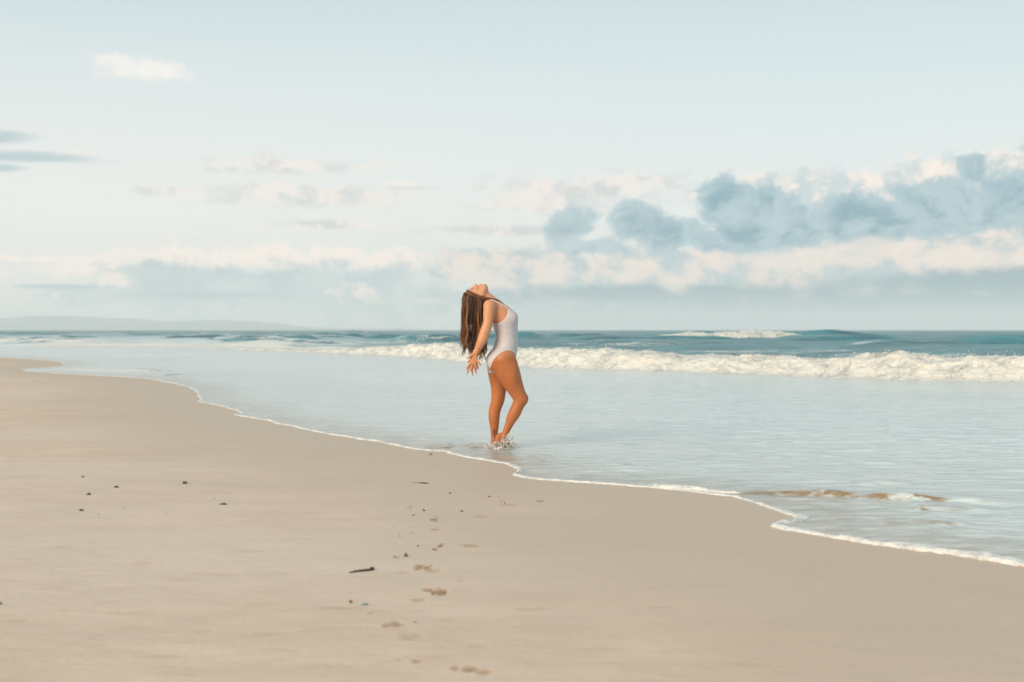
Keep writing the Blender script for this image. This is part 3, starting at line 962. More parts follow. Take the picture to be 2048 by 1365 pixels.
# torso: stacked cross sections (row, back, front, half width)
tor = np.array([(216, 425, 470, 0.050), (226, 408, 497, 0.085), (240, 396, 522, 0.115), (258, 390, 548, 0.132), (280, 392, 576, 0.140), (305, 400, 597, 0.143), (335, 413, 611, 0.141), (375, 432, 613, 0.133), (415, 449, 611, 0.123), (455, 460, 611, 0.115), (495, 461, 613, 0.117), (535, 450, 613, 0.131), (575, 429, 607, 0.148), (615, 411, 599, 0.160), (650, 404, 590, 0.164), (685, 408, 578, 0.155), (712, 430, 555, 0.12)])
cy = np.linspace(tor[0, 0], tor[-1, 0], 400)
tab = [np.interp(cy, tor[:, 0], tor[:, i]) for i in (1, 2, 3)]
kk = np.hanning(41); kk /= kk.sum()
tab = [np.convolve(np.pad(v, 20, 'reflect', reflect_type='odd'), kk, 'valid') for v in tab]
sl, (x, y, z) = B.block(np.array([W(370, 0)[0], -0.24, W(0, 735)[2]]), np.array([W(650, 0)[0], 0.24, W(0, 190)[2]]))
rowz = 3.5 * (HOR - 540 + (CAM_H - z.ravel()) * SC)
bk, ft, hw = [np.interp(rowz, cy, v) for v in tab]
mid = ((bk + ft) / 2 / 3.5 + 860 - 1024) / SC
aa = (ft - bk) / 2 * CM
mid, aa, hw = mid[None, None, :], aa[None, None, :], hw[None, None, :]
k0 = np.sqrt(((x - mid) / aa) ** 2 + (y / hw) ** 2)
k1 = np.sqrt(((x - mid) / aa ** 2) ** 2 + (y / hw ** 2) ** 2) + 1e-6
dd = k0 * (k0 - 1) / k1
ztop, zbot = W(0, 216)[2], W(0, 712)[2]
dd = np.maximum(dd, np.maximum(z - ztop, zbot - z))
B.add(sl, dd, 0.01)
for s in (-1, 1):
    # bust, shoulder blade, buttock
    B.ell(W(566, 338, s * 0.068), I3, (0.060, 0.058, 0.062), 0.03)
    B.ell(W(428, 300, s * 0.085), I3, (0.045, 0.055, 0.075), 0.03)
    B.ell(W(458, 640, s * 0.078), I3, (0.074, 0.074, 0.080), 0.03)
    # slope of neck to shoulder, shoulder
    B.cone(W(432, 232, s * 0.03), W(424, 248, s * 0.135), 0.042, 0.040, 0.03)
    B.cone(W(500, 236, s * 0.02), W(440, 244, s * 0.145), 0.017, 0.020, 0.02)
# neck
B.chain([(W(372, 178), 0.052), (W(412, 205), 0.050), (W(455, 248), 0.058)], 0.03)
# far leg, straight
B.chain([(W(486, 640, 0.082), 90 * CM), (W(480, 720, 0.084), 76 * CM), (W(481, 790, 0.082), 62 * CM), (W(480, 850, 0.08), 53 * CM), (W(473, 918, 0.08), 47 * CM), (W(457, 975, 0.08), 41 * CM), (W(449, 1032, 0.08), 39 * CM), (W(449, 1072, 0.08), 35 * CM), (W(450, 1130, 0.08), 27 * CM), (W(447, 1185, 0.08), 21 * CM), (W(443, 1222, 0.08), 21 * CM)], 0.02)
B.ell(W(491, 905, 0.08), I3, (0.030, 0.034, 0.042), 0.02)
B.chain([(W(430, 1248, 0.08), 0.027), (W(470, 1245, 0.08), 0.029), (W(530, 1262, 0.078), 0.022)], 0.02)
for i, yy in enumerate((0.045, 0.062, 0.078, 0.093, 0.107)):
    B.cone(W(530, 1262, yy), W(588 - 8 * i, 1268, yy - 0.004), 0.012, 0.0085 - 0.0006 * i if i else 0.011, 0.008)
# near leg, knee bent, heel raised
n = -0.085
B.chain([(W(515, 632, n), 88 * CM), (W(548, 718, n), 82 * CM), (W(580, 790, n), 67 * CM), (W(612, 855, n), 54 * CM), (W(637, 902, n), 46 * CM)], 0.025)
B.ell(W(655, 896, n), I3, (0.036, 0.038, 0.044), 0.02)
B.chain([(W(637, 905, n), 45 * CM), (W(612, 955, n), 42 * CM), (W(592, 1000, n + 0.004), 42 * CM), (W(566, 1052, n + 0.004), 33 * CM), (W(540, 1110, n + 0.004), 25 * CM), (W(519, 1158, n + 0.004), 22 * CM)], 0.02)
B.chain([(W(519, 1158, n), 22 * CM), (W(482, 1168, n), 24 * CM), (W(496, 1212, n), 23 * CM), (W(522, 1240, n), 20 * CM)], 0.018)
B.cone(W(522, 1162, n), W(528, 1232, n), 0.026, 0.020, 0.02)
B.ell(W(520, 1160, n - 0.028), I3, (0.010, 0.008, 0.010), 0.012)
for i, yy in enumerate((0.030, 0.014, -0.001, -0.015, -0.028)):
    B.cone(W(524, 1243, n + yy), W(562 - 6 * i, 1262, n + yy * 1.15), 0.012, 0.0085 if i else 0.011, 0.008)
# calf and thigh muscle, shin edge
B.ell(W(430, 1005, 0.075), np.eye(3), (0.022, 0.030, 0.075), 0.02)
_c, _s = math.cos(0.62), math.sin(0.62)
B.ell(W(573, 1000, n), np.array([(_c, 0, _s), (0, 1, 0), (-_s, 0, _c)]).T @ np.eye(3), (0.020, 0.032, 0.075), 0.02)
B.ell(W(575, 735, n - 0.045), np.eye(3), (0.045, 0.050, 0.125), 0.04)
B.ell(W(603, 930, n), np.eye(3), (0.016, 0.026, 0.020), 0.02, cut=False)
TORSO = B.F.copy()
# head, tilted right back: face to the sky
hd = np.array([0.965, 0, 0.262]); hf = np.array([-0.262, 0, 0.965]); hyv = np.array([0, 1.0, 0])
HA = np.array([hd, hf, hyv])          # axes: down (to the chin), forward (out of the face), sideways
HC = W(322, 197)
chin = W(390, 106)


def Hp(d, f, y=0.0):
    """head point: metres towards the chin, metres forward, sideways, from the middle of the skull"""
    return HC + hd * d + hf * f + hyv * y


B.ell(HC, HA, (0.106, 0.094, 0.075), 0.02)
B.ell(Hp(0.052, 0.052), HA, (0.070, 0.046, 0.056), 0.03)
B.ell(Hp(0.094, 0.064), HA, (0.026, 0.032, 0.038), 0.03)
B.ell(Hp(0.110, 0.084), HA, (0.015, 0.018, 0.020), 0.02)
for s in (-1, 1):
    B.cone(Hp(0.045, -0.005, s * 0.058), Hp(0.098, 0.066, s * 0.026), 0.019, 0.016, 0.03)
    B.ell(Hp(0.022, 0.078, s * 0.040), HA, (0.018, 0.018, 0.020), 0.02)
    B.ell(Hp(-0.002, 0.094, s * 0.032), HA, (0.018, 0.012, 0.015), 0.018, cut=True)
    B.ell(Hp(0.000, 0.078, s * 0.032), HA, (0.012, 0.013, 0.015), 0.006)
    B.cone(Hp(-0.016, 0.092, s * 0.014), Hp(-0.016, 0.078, s * 0.046), 0.008, 0.006, 0.012)
    B.ell(Hp(0.020, -0.006, s * 0.075), HA, (0.030, 0.015, 0.009), 0.006)
    B.ell(Hp(0.036, 0.106, s * 0.010), HA, (0.008, 0.008, 0.008), 0.006)
B.cone(Hp(-0.012, 0.095), Hp(0.034, 0.116), 0.008, 0.0105, 0.012)
B.ell(Hp(0.063, 0.100), HA, (0.008, 0.012, 0.022), 0.008)
B.ell(Hp(0.078, 0.099), HA, (0.008, 0.012, 0.019), 0.008)
# arms, stretched back and down
for s, ox, oy in ((-1, 0, 0), (1, -8, 26)):
    def A(cx, cy_, yy):
        f = (cy_ - 250) / 320.0
        return W(cx + ox * f, cy_ + oy * f, s * yy)
    B.ell(A(416, 258, 0.162), I3, (0.050, 0.045, 0.052), 0.03)
    B.chain([(A(418, 256, 0.165), 39 * CM), (A(411, 312, 0.176), 36 * CM), (A(406, 372, 0.186), 32 * CM), (A(388, 430, 0.192), 34 * CM), (A(372, 480, 0.194), 35 * CM), (A(352, 525, 0.192), 28 * CM), (A(332, 566, 0.188), 20.5 * CM)], 0.018)
# hands: near one from the hand view; the far one shows three fingers below it


def hand(o3, yy, fingers, thumb, palm):
    (wx, wy) = palm[0]
    ys = lambda v: yy + v
    B.cone(W3(wx + o3[0], wy + o3[1], yy), W3(palm[1][0] + o3[0], palm[1][1] + o3[1], yy), 0.019, 0.020, 0.012, 0.8)
    for kx, ky in palm[2:]:
        B.cone(W3(wx + o3[0], wy + o3[1], yy), W3(kx + o3[0], ky + o3[1], yy), 0.0165, 0.0105, 0.008, 0.85)
    for f in fingers:
        pts = [(W3(p[0] + o3[0], p[1] + o3[1], ys(p[2])), r) for p, r in zip(f, (0.0098, 0.0086, 0.0078, 0.0062))]
        B.chain(pts, 0.0035)
    pts = [(W3(p[0] + o3[0], p[1] + o3[1], ys(p[2])), r) for p, r in zip(thumb, (0.0150, 0.0115, 0.0098, 0.0072))]
    B.chain(pts, 0.006)


near_f = [[(492, 505, 0), (448, 560, -0.006), (420, 605, -0.004), (394, 650, 0.004)],
          [(530, 520, 0), (512, 590, -0.008), (500, 645, -0.006), (488, 705, 0.004)],
          [(580, 505, 0), (592, 565, -0.008), (602, 612, -0.006), (610, 668, 0.004)],
          [(628, 465, 0), (660, 500, -0.006), (684, 530, -0.004), (708, 566, 0.002)]]
hand((0, 0), -0.186, near_f, [(535, 320, -0.008), (485, 352, -0.018), (446, 386, -0.022), (406, 412, -0.020)], [(588, 262), (572, 390), (492, 505), (530, 520), (580, 505), (628, 465)])
far_f = [[(440, 600, 0), (412, 670, 0.004), (394, 725, 0.004), (374, 785, 0)],
         [(490, 630, 0), (490, 705, 0.006), (494, 760, 0.006), (498, 822, 0)],
         [(540, 615, 0), (556, 680, 0.006), (570, 730, 0.006), (584, 778, 0)],
         [(590, 570, 0), (612, 610, 0.004), (626, 640, 0.004), (636, 668, 0)]]
hand((0, 0), 0.186, far_f, [(500, 420, 0.008), (455, 455, 0.018), (420, 490, 0.02), (385, 520, 0.02)], [(560, 345), (535, 480), (440, 600), (490, 630), (540, 615), (590, 570)])


def surface_nets(F, keep=None):
    ins = F < 0
    cnt = np.zeros(tuple(np.array(F.shape) - 1), np.uint8)
    for a in (0, 1):
        for b in (0, 1):
            for c_ in (0, 1):
                cnt += ins[a:F.shape[0] - 1 + a, b:F.shape[1] - 1 + b, c_:F.shape[2] - 1 + c_]
    act = (cnt > 0) & (cnt < 8)
    idx = np.argwhere(act)
    num = np.full(cnt.shape, -1, np.int32)
    num[act] = np.arange(len(idx))
    cor = [(a, b, c_) for a in (0, 1) for b in (0, 1) for c_ in (0, 1)]
    val = {o: F[idx[:, 0] + o[0], idx[:, 1] + o[1], idx[:, 2] + o[2]].astype(np.float64) for o in cor}
    acc = np.zeros((len(idx), 3)); wsum = np.zeros(len(idx))
    for o in cor:
        for ax in range(3):
            if o[ax]:
                continue
            q = list(o); q[ax] = 1; q = tuple(q)
            v0, v1 = val[o], val[q]
            k = (v0 < 0) != (v1 < 0)
            t_ = np.where(k, v0 / np.where(k, v0 - v1, 1), 0)
            p = np.array(o, float)[None, :].repeat(len(idx), 0)
            p[:, ax] = t_
            acc += p * k[:, None]; wsum += k
    verts = lo + h * (idx + acc / wsum[:, None])
    quads = []
    for ax in range(3):
        sA = [slice(None)] * 3; sB = [slice(None)] * 3
        sA[ax] = slice(0, -1); sB[ax] = slice(1, None)
        A_, B_ = ins[tuple(sA)], ins[tuple(sB)]
        e = np.argwhere(A_ != B_)
        u, v = [(1, 2), (2, 0), (0, 1)][ax]
        e = e[(e[:, u] > 0) & (e[:, v] > 0) & (e[:, u] < F.shape[u] - 1) & (e[:, v] < F.shape[v] - 1)]
        flip = ~A_[e[:, 0], e[:, 1], e[:, 2]]
        def cell(du, dv):
            q = e.copy(); q[:, u] -= du; q[:, v] -= dv
            return num[q[:, 0], q[:, 1], q[:, 2]]
        Q = np.stack([cell(1, 1), cell(0, 1), cell(0, 0), cell(1, 0)], 1)
        Q[flip] = Q[flip][:, ::-1]
        quads.append(Q)
    return verts, np.concatenate(quads)


def relax(v, f, it=2, lam=0.5):
    for _ in range(it):
        acc = np.zeros_like(v); cn = np.zeros(len(v))
        for i in range(4):
            for j in ((i + 1) % 4, (i + 3) % 4):
                np.add.at(acc, f[:, i], v[f[:, j]]); np.add.at(cn, f[:, i], 1)
        v = v + lam * (acc / cn[:, None] - v)
    return v


bv, bf = surface_nets(B.F)
bv = relax(bv, bf, 1, 0.5)
PERSON_LOC = np.array([0, WY, 0.0])

# skin
m_skin, t, out = material('tanned_shaded_skin')
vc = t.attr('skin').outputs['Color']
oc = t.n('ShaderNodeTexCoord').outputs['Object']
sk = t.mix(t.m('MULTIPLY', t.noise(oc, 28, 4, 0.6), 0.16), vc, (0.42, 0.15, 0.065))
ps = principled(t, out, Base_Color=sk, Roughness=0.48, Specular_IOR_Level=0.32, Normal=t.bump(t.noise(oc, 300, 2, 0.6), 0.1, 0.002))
ps.inputs['Subsurface Weight'].default_value = 0.12
ps.inputs['Subsurface Radius'].default_value = (0.012, 0.004, 0.002)
ps.inputs['Subsurface Scale'].default_value = 1.0

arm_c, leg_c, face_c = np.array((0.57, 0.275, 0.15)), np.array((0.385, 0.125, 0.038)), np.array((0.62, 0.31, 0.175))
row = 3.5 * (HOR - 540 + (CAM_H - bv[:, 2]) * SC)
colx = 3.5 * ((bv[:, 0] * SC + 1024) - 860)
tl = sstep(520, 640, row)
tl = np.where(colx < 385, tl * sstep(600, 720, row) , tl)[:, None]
skin = arm_c * (1 - tl) + leg_c * tl  # lit arms paler, shaded legs darker: the light is painted into the skin
mott = fbm(bv[:, 0] * 9 + 3 * bv[:, 1], bv[:, 2] * 7, 700, 4, 0.6)[:, None]
skin = skin * (1 + 0.16 * mott * np.array((0.6, 1.0, 1.2)))
hands = ((colx < 372) & (row > 565) & (row < 760)).astype(float)[:, None]
skin = skin * (1 - hands * 0.6) + np.array((0.60, 0.25, 0.125)) * hands * 0.6


def paint(p, r, col, amt=1.0, wrow=None):
    d_ = np.linalg.norm(bv - p, axis=1)
    k = sstep(r, r * 0.5, d_)[:, None] * amt
    skin[:] = skin * (1 - k) + np.array(col) * k


for s in (-1, 1):
    for f in np.linspace(0, 1, 6):    # lash line of the closed eye, brow
        paint(Hp(0.004 + 0.004 * math.sin(f * 3.14), 0.0905 - 0.012 * f ** 2, s * (0.020 + 0.026 * f)), 0.0085, (0.03, 0.015, 0.01), 0.95)
        paint(Hp(-0.018 + 0.003 * f, 0.097 - 0.016 * f ** 2, s * (0.014 + 0.032 * f)), 0.008, (0.14, 0.07, 0.035), 0.6)
    paint(Hp(0.045, 0.080, s * 0.045), 0.025, (0.66, 0.25, 0.14), 0.35)
    paint(Hp(0.041, 0.108, s * 0.008), 0.0055, (0.16, 0.05, 0.03), 0.8)
for yy in np.linspace(-0.020, 0.020, 9):
    paint(Hp(0.064, 0.110 - 8 * yy * yy, yy), 0.009, (0.50, 0.13, 0.09), 0.7)
    paint(Hp(0.078, 0.109 - 8 * yy * yy, yy), 0.009, (0.50, 0.13, 0.09), 0.7)
    paint(Hp(0.071, 0.109 - 8 * yy * yy, yy), 0.0035, (0.16, 0.04, 0.03), 0.8)
# inked marks: a rose with stem at the far ankle, small marks on the near forearm
def surf(p, direction=(0, -1, 0)):
    """first body point met from outside along a sideways ray"""
    d_ = np.hypot(bv[:, 0] - p[0], bv[:, 2] - p[2])
    c_ = np.where((d_ < 0.006) & (np.abs(bv[:, 1] - p[1]) < 0.07))[0]
    return bv[c_[np.argmin(bv[c_, 1])]] if len(c_) else p
for (cx_, cy_, r_, a_) in [(450, 1128, 0.010, 0.9), (442, 1137, 0.009, 0.85), (456, 1138, 0.007, 0.7), (447, 1150, 0.010, 0.9), (438, 1158, 0.009, 0.8), (453, 1160, 0.006, 0.6), (447, 1170, 0.006, 0.7), (448, 1180, 0.005, 0.6), (449, 1190, 0.004, 0.5)]:
    paint(surf(W(cx_, cy_, 0.08)), r_ * 1.25, (0.03, 0.018, 0.016), a_)
for q in [(450, 1128), (447, 1150)]:
    paint(surf(W(*q, 0.08)), 0.0035, (0.35, 0.16, 0.09), 0.6)
for (cx_, cy_, r_, a_) in [(402, 385, 0.004, 0.35), (398, 440, 0.006, 0.35), (390, 446, 0.006, 0.4), (404, 452, 0.005, 0.4), (396, 458, 0.004, 0.3), (346, 551, 0.006, 0.6), (338, 556, 0.005, 0.5), (352, 558, 0.005, 0.6), (341, 548, 0.004, 0.4)]:
    paint(surf(W(cx_, cy_, -0.19)), r_, (0.10, 0.06, 0.05), a_)
for f in near_f + far_f:
    s_ = -0.186 if f in near_f else 0.186
    paint(W3(f[-1][0], f[-1][1], s_ + f[-1][2]), 0.009, (0.40, 0.12, 0.07), 0.5)
paint(W3(406, 412, -0.206), 0.011, (0.28, 0.09, 0.07), 0.7)

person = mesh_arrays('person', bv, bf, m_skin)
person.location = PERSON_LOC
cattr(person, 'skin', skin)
tag(person, 'barefoot woman in a pale one-piece swimsuit bending back with arms stretched behind her', 'person')

# swimsuit: a skin of cloth over the torso, cut to the outline seen from the side
cover = np.array([(541, 289), (552, 279), (575, 266), (660, 250), (660, 640), (606, 612), (597, 596), (586, 576), (566, 564), (540, 562), (510, 571), (480, 591), (456, 616), (438, 645), (428, 675), (424, 694), (414, 676), (398, 655), (370, 640), (370, 560), (425, 480), (425, 372), (455, 376), (485, 373), (508, 363), (528, 343), (541, 320), (547, 302)], float)
a0 = np.array([W(360, 0)[0], -0.21, W(0, 730)[2]]); b0 = np.array([W(665, 0)[0], 0.21, W(0, 240)[2]])
sl, (x, y, z) = B.block(a0, b0)
XX, ZZ = np.meshgrid(x.ravel(), z.ravel(), indexing='ij')
cxg = 3.5 * ((XX * SC + 1024) - 860); cyg = 3.5 * (HOR - 540 + (CAM_H - ZZ) * SC)
loop = np.vstack([cover, cover[:1]])
sd = seg_dist(cxg, cyg, loop) * np.where(inside_poly(cxg, cyg, cover), -1, 1)
sd = sd.reshape(XX.shape) * CM
strip = np.maximum(np.abs(y) - 0.032, 0 * sd[:, None, :] + np.maximum(560 - cyg, cyg - 725)[:, None, :] * CM)
reg = np.minimum(sd[:, None, :], strip)
SU = np.full(dims, 1.0, np.float32)
fold = 0.0012 * np.sin((XX * 0.8 + ZZ) * 140 + 4 * np.sin(XX * 22))[:, None, :] * sstep(0.10, 0.02, np.abs(ZZ - W(0, 410)[2]))[:, None, :]
SU[sl] = np.maximum(TORSO[sl] - 0.0045 - fold, reg)
core = TORSO < -0.012
SU[core] = np.maximum(SU[core], 0.0 + (-0.012 - TORSO[core]))
sv, sf_ = surface_nets(SU)
sv = relax(sv, sf_, 2, 0.5)
m_suit, t, out = material('swimsuit_cloth')
oc = t.n('ShaderNodeTexCoord').outputs['Object']
hem = t.attr('hem').outputs['Fac']
wv = t.n('ShaderNodeTexWave', wave_type='BANDS', bands_direction='X')
t.put(wv.inputs['Vector'], oc)
wv.inputs['Scale'].default_value = 70
wv.inputs['Distortion'].default_value = 1.5
wr = t.noise(t.mapping(oc, (1.0, 1.0, 2.4), rot=(0, 0.5, 0)), 26, 4, 0.6, 0.8)
sc_ = t.mix(t.m('MULTIPLY', wv.outputs['Fac'], 0.35), (0.49, 0.455, 0.462), (0.56, 0.525, 0.53))
sc_ = t.mix(hem, sc_, (0.72, 0.67, 0.64))
pz = principled(t, out, Base_Color=sc_, Roughness=0.75, Normal=t.bump(wr, 0.5, 0.012), Specular_IOR_Level=0.2)
suit = mesh_arrays('swimsuit', sv, sf_, m_suit, person)
crow = 3.5 * (HOR - 540 + (CAM_H - sv[:, 2]) * SC); ccol = 3.5 * ((sv[:, 0] * SC + 1024) - 860)
fattr(suit, 'hem', sstep(0.008, 0.003, seg_dist(ccol, crow, loop) * CM))


def sample(F, p):
    q = np.clip(((p - lo) / h), 0, dims - 2)
    i = q.astype(int); f = q - i
    v = 0
    for a in (0, 1):
        for b in (0, 1):
            for c_ in (0, 1):
                wgt = np.abs(1 - a - f[..., 0]) * np.abs(1 - b - f[..., 1]) * np.abs(1 - c_ - f[..., 2])
                v = v + wgt * F[i[..., 0] + a, i[..., 1] + b, i[..., 2] + c_]
    return v


def grad(F, p, e=0.004):
    g = np.stack([sample(F, p + np.eye(3)[i] * e) - sample(F, p - np.eye(3)[i] * e) for i in range(3)], -1)
    return g / (np.linalg.norm(g, axis=-1, keepdims=True) + 1e-9)


def tubes(paths, radii, sides=5):
    """paths (n, m, 3), radii (n, m): closed thin tubes"""
    n_, m_, _ = paths.shape
    T = np.gradient(paths, axis=1)
    T /= np.linalg.norm(T, axis=2, keepdims=True) + 1e-9
    ref = np.zeros_like(T); ref[..., 1] = 1.0
    A_ = np.cross(T, ref); A_ /= np.linalg.norm(A_, axis=2, keepdims=True) + 1e-9
    B_ = np.cross(T, A_)
    ang = np.linspace(0, 2 * math.pi, sides, endpoint=False)
    V = paths[:, :, None, :] + radii[:, :, None, None] * (np.cos(ang)[None, None, :, None] * A_[:, :, None, :] + np.sin(ang)[None, None, :, None] * B_[:, :, None, :])
    idx = np.arange(n_ * m_ * sides).reshape(n_, m_, sides)
    nx = np.roll(idx, -1, 2)
    Q = np.stack([idx[:, :-1], nx[:, :-1], nx[:, 1:], idx[:, 1:]], -1).reshape(-1, 4)
    return V.reshape(-1, 3), Q


for s in (-1, 1):
    key = np.array([W(549, 286, s * 0.088), W(520, 262, s * 0.094), W(480, 240, s * 0.098), W(440, 226, s * 0.10), W(405, 240, s * 0.098), W(395, 290, s * 0.09), W(412, 340, s * 0.075), W(436, 378, s * 0.06)])
    tt = np.linspace(0, len(key) - 1, 40)
    path = np.stack([np.interp(tt, np.arange(len(key)), key[:, i]) for i in range(3)], 1)
    for _ in range(14):
        dcur = sample(TORSO, path)[:, None] - 0.003
        path = path - np.clip(dcur, -0.02, 0.02) * grad(TORSO, path)
    kern = np.array([0.25, 0.5, 0.25])
    for _ in range(2):
        path[1:-1] = 0.25 * path[:-2] + 0.5 * path[1:-1] + 0.25 * path[2:]
    v_, f_ = tubes(path[None], np.full((1, 40), 0.0034), 6)
    st_ = mesh_arrays('strap', v_, f_, m_suit, suit)
    fattr(st_, 'hem', np.ones(len(v_)))

# hair: locks combed back off the face, hanging straight down behind her
NS, NP = 1500, 30
HR = np.array([0.108, 0.096, 0.077])
roots = []
while len(roots) < NS:
    u_ = rng.normal(size=3); u_ /= np.linalg.norm(u_)
    d_, f_, y_ = u_
    if f_ > 0.35 - 0.78 * d_ or d_ > 0.62:
        continue
    roots.append(u_)
roots = np.array(roots)
P0 = HC + (roots * HR) @ HA
nrm = roots / HR; nrm = (nrm / np.linalg.norm(nrm, axis=1, keepdims=True)) @ HA
zend = W(0, 545)[2] + rng.normal(0, 0.02, NS) - 0.03 * rng.random(NS) ** 3
zend += 0.05 * sstep(-0.36, -0.42, P0[:, 0])
zend += 0.10 * (rng.random(NS) < 0.12)
vel = nrm * 0.5 - hf * 0.65 - hd * 0.15
gap_ = 0.003 + 0.020 * rng.random(NS) ** 1.5
stepL = ((P0[:, 2] - zend) + 0.07) / NP
path = np.zeros((NS, NP, 3)); path[:, 0] = P0 + nrm * 0.002
p = path[:, 0].copy()
for i in range(1, NP):
    vel = vel / (np.linalg.norm(vel, axis=1, keepdims=True) + 1e-9)
    vel = vel * 0.62 + np.array([0, 0, -1.0]) * 0.48
    vel /= np.linalg.norm(vel, axis=1, keepdims=True)
    p = p + vel * stepL[:, None]
    for _ in range(2):
        dcur = sample(B.F, p)
        push = np.clip(gap_ - dcur, 0, 0.03) * (dcur < 0.2) * (dcur > -0.2)
        p = p + push[:, None] * grad(B.F, p)
    path[:, i] = p
NC = 95
guides = rng.choice(NS, NC, replace=False)
lockz = rng.normal(0.01, 0.055, NC)
dist = np.linalg.norm(path[:, None, 12] - path[None, guides, 12], axis=2)
own = np.argmin(dist, axis=1)
tpar = np.linspace(0, 1, NP)
path[..., 2] += (lockz[own][:, None] - (0.06 * sstep(-0.40, -0.30, P0[:, 0]) * 0)[:, None]) * tpar[None] ** 2
wt = (0.10 + 0.78 * tpar ** 1.1)[None, :, None]
G = path[guides][own]
path = path * (1 - wt) + G * wt + rng.normal(0, 0.004, (NS, 1, 3)) * (0.3 + tpar[None, :, None])
ph = rng.uniform(0, 6.28, NC)[own]; am = rng.uniform(0.007, 0.022, NC)[own] + rng.uniform(0, 0.006, NS); fq = rng.uniform(7, 15, NC)[own]
wave = am[:, None] * np.sin(ph[:, None] + fq[:, None] * tpar[None]) * tpar[None]
path[..., 0] += wave; path[..., 1] += 0.8 * wave
# hairs reach their own length within a lock
rad = (0.0021 * (1 - 0.82 * tpar ** 1.5))[None, :] * rng.uniform(0.7, 1.35, (NS, 1))
hv_, hf_ = tubes(path, rad, 3)
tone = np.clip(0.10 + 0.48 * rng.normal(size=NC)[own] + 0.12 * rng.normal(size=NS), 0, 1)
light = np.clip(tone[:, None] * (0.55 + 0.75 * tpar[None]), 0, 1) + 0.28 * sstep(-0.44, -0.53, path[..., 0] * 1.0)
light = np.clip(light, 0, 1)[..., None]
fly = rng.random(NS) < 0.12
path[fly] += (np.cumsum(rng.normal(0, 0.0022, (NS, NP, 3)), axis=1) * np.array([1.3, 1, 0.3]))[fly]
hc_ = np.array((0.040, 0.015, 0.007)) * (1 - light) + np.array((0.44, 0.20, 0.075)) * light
hcol = np.repeat(hc_.reshape(-1, 3), 3, 0)
# a few locks drawn round the neck to the front of the shoulder
NL = 110
keys = np.array([W(258, 152, -0.045), W(288, 172, -0.075), W(332, 190, -0.080), W(368, 202, -0.078), W(410, 203, -0.070), W(455, 211, -0.066), W(503, 227, -0.060)])
tt = np.linspace(0, len(keys) - 1, 22)
lp = np.stack([np.interp(tt, np.arange(len(keys)), keys[:, i]) for i in range(3)], 1)
for _ in range(2):
    lp[1:-1] = 0.25 * lp[:-2] + 0.5 * lp[1:-1] + 0.25 * lp[2:]
lp = lp[None].repeat(NL, 0)
spread = rng.normal(0, 1, (NL, 1, 1)) * np.array([0.003, 0.003, 0.007]) * (1.15 - np.linspace(0, 0.75, 22)[None, :, None])
lp = lp + spread + rng.normal(0, 0.003, (NL, 1, 3))
endf = rng.uniform(0.72, 1.0, NL)
tpos = np.linspace(0, 1, 22)[None] * endf[:, None]
lp2 = np.stack([np.stack([np.interp(tpos[i], np.linspace(0, 1, 22), lp[i, :, j]) for j in range(3)], 1) for i in range(NL)])
for _ in range(4):
    dcur = sample(B.F, lp2)
    lp2 = lp2 + (np.clip(0.004 - dcur, 0, 0.03))[..., None] * grad(B.F, lp2)
lv, lf = tubes(lp2, (0.0019 * (1 - 0.8 * np.linspace(0, 1, 22) ** 2))[None] * np.ones((NL, 1)), 3)
ltone = np.clip(rng.normal(0.25, 0.22, NL), 0, 0.8)[:, None, None] + 0.15 * np.linspace(0, 1, 22)[None, :, None]
lc = np.array((0.06, 0.024, 0.011)) * (1 - ltone) + np.array((0.36, 0.15, 0.06)) * ltone
allv = np.vstack([hv_, lv]); allf = np.vstack([hf_, lf + len(hv_)])
m_hair, t, out = material('brown_hair')
principled(t, out, Base_Color=t.attr('tone').outputs['Color'], Roughness=0.42, Specular_IOR_Level=0.4)
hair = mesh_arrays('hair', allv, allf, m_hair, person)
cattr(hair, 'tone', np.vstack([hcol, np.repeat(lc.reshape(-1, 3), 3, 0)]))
hair['label'] = 'long brown hair with sun-bleached ends hanging down behind her'

# ------------------------------------------------------------------ splash at her feet
m_splash, t, out = material('splash_water')
oc = t.n('ShaderNodeTexCoord').outputs['Object']
spn = t.noise(oc, 30, 5, 0.65)
ds = t.n('ShaderNodeBsdfDiffuse'); t.put(ds.inputs['Color'], t.mix(t.step(spn, 0.35, 0.62), (0.50, 0.42, 0.32), (0.82, 0.80, 0.75)))
gs = t.n('ShaderNodeBsdfGlossy'); gs.inputs['Roughness'].default_value = 0.12
ts = t.n('ShaderNodeBsdfTransparent')
ma = t.n('ShaderNodeMixShader'); t.put(ma.inputs[0], t.step(spn, 0.40, 0.60, 0.45, 0.95))
t.t.links.new(ts.outputs[0], ma.inputs[1]); t.t.links.new(ds.outputs[0], ma.inputs[2])
mb = t.n('ShaderNodeMixShader'); mb.inputs[0].default_value = 0.22
t.t.links.new(ma.outputs[0], mb.inputs[1]); t.t.links.new(gs.outputs[0], mb.inputs[2])
t.t.links.new(mb.outputs[0], out.inputs['Surface'])
blob_v, blob_f, off = [], [], 0
cen = np.array([(1001 - 1024) / SC, WY - 0.10, 0.012])
NA = 330
arcs = np.zeros((NA, 9, 3)); ar = np.zeros((NA, 9))
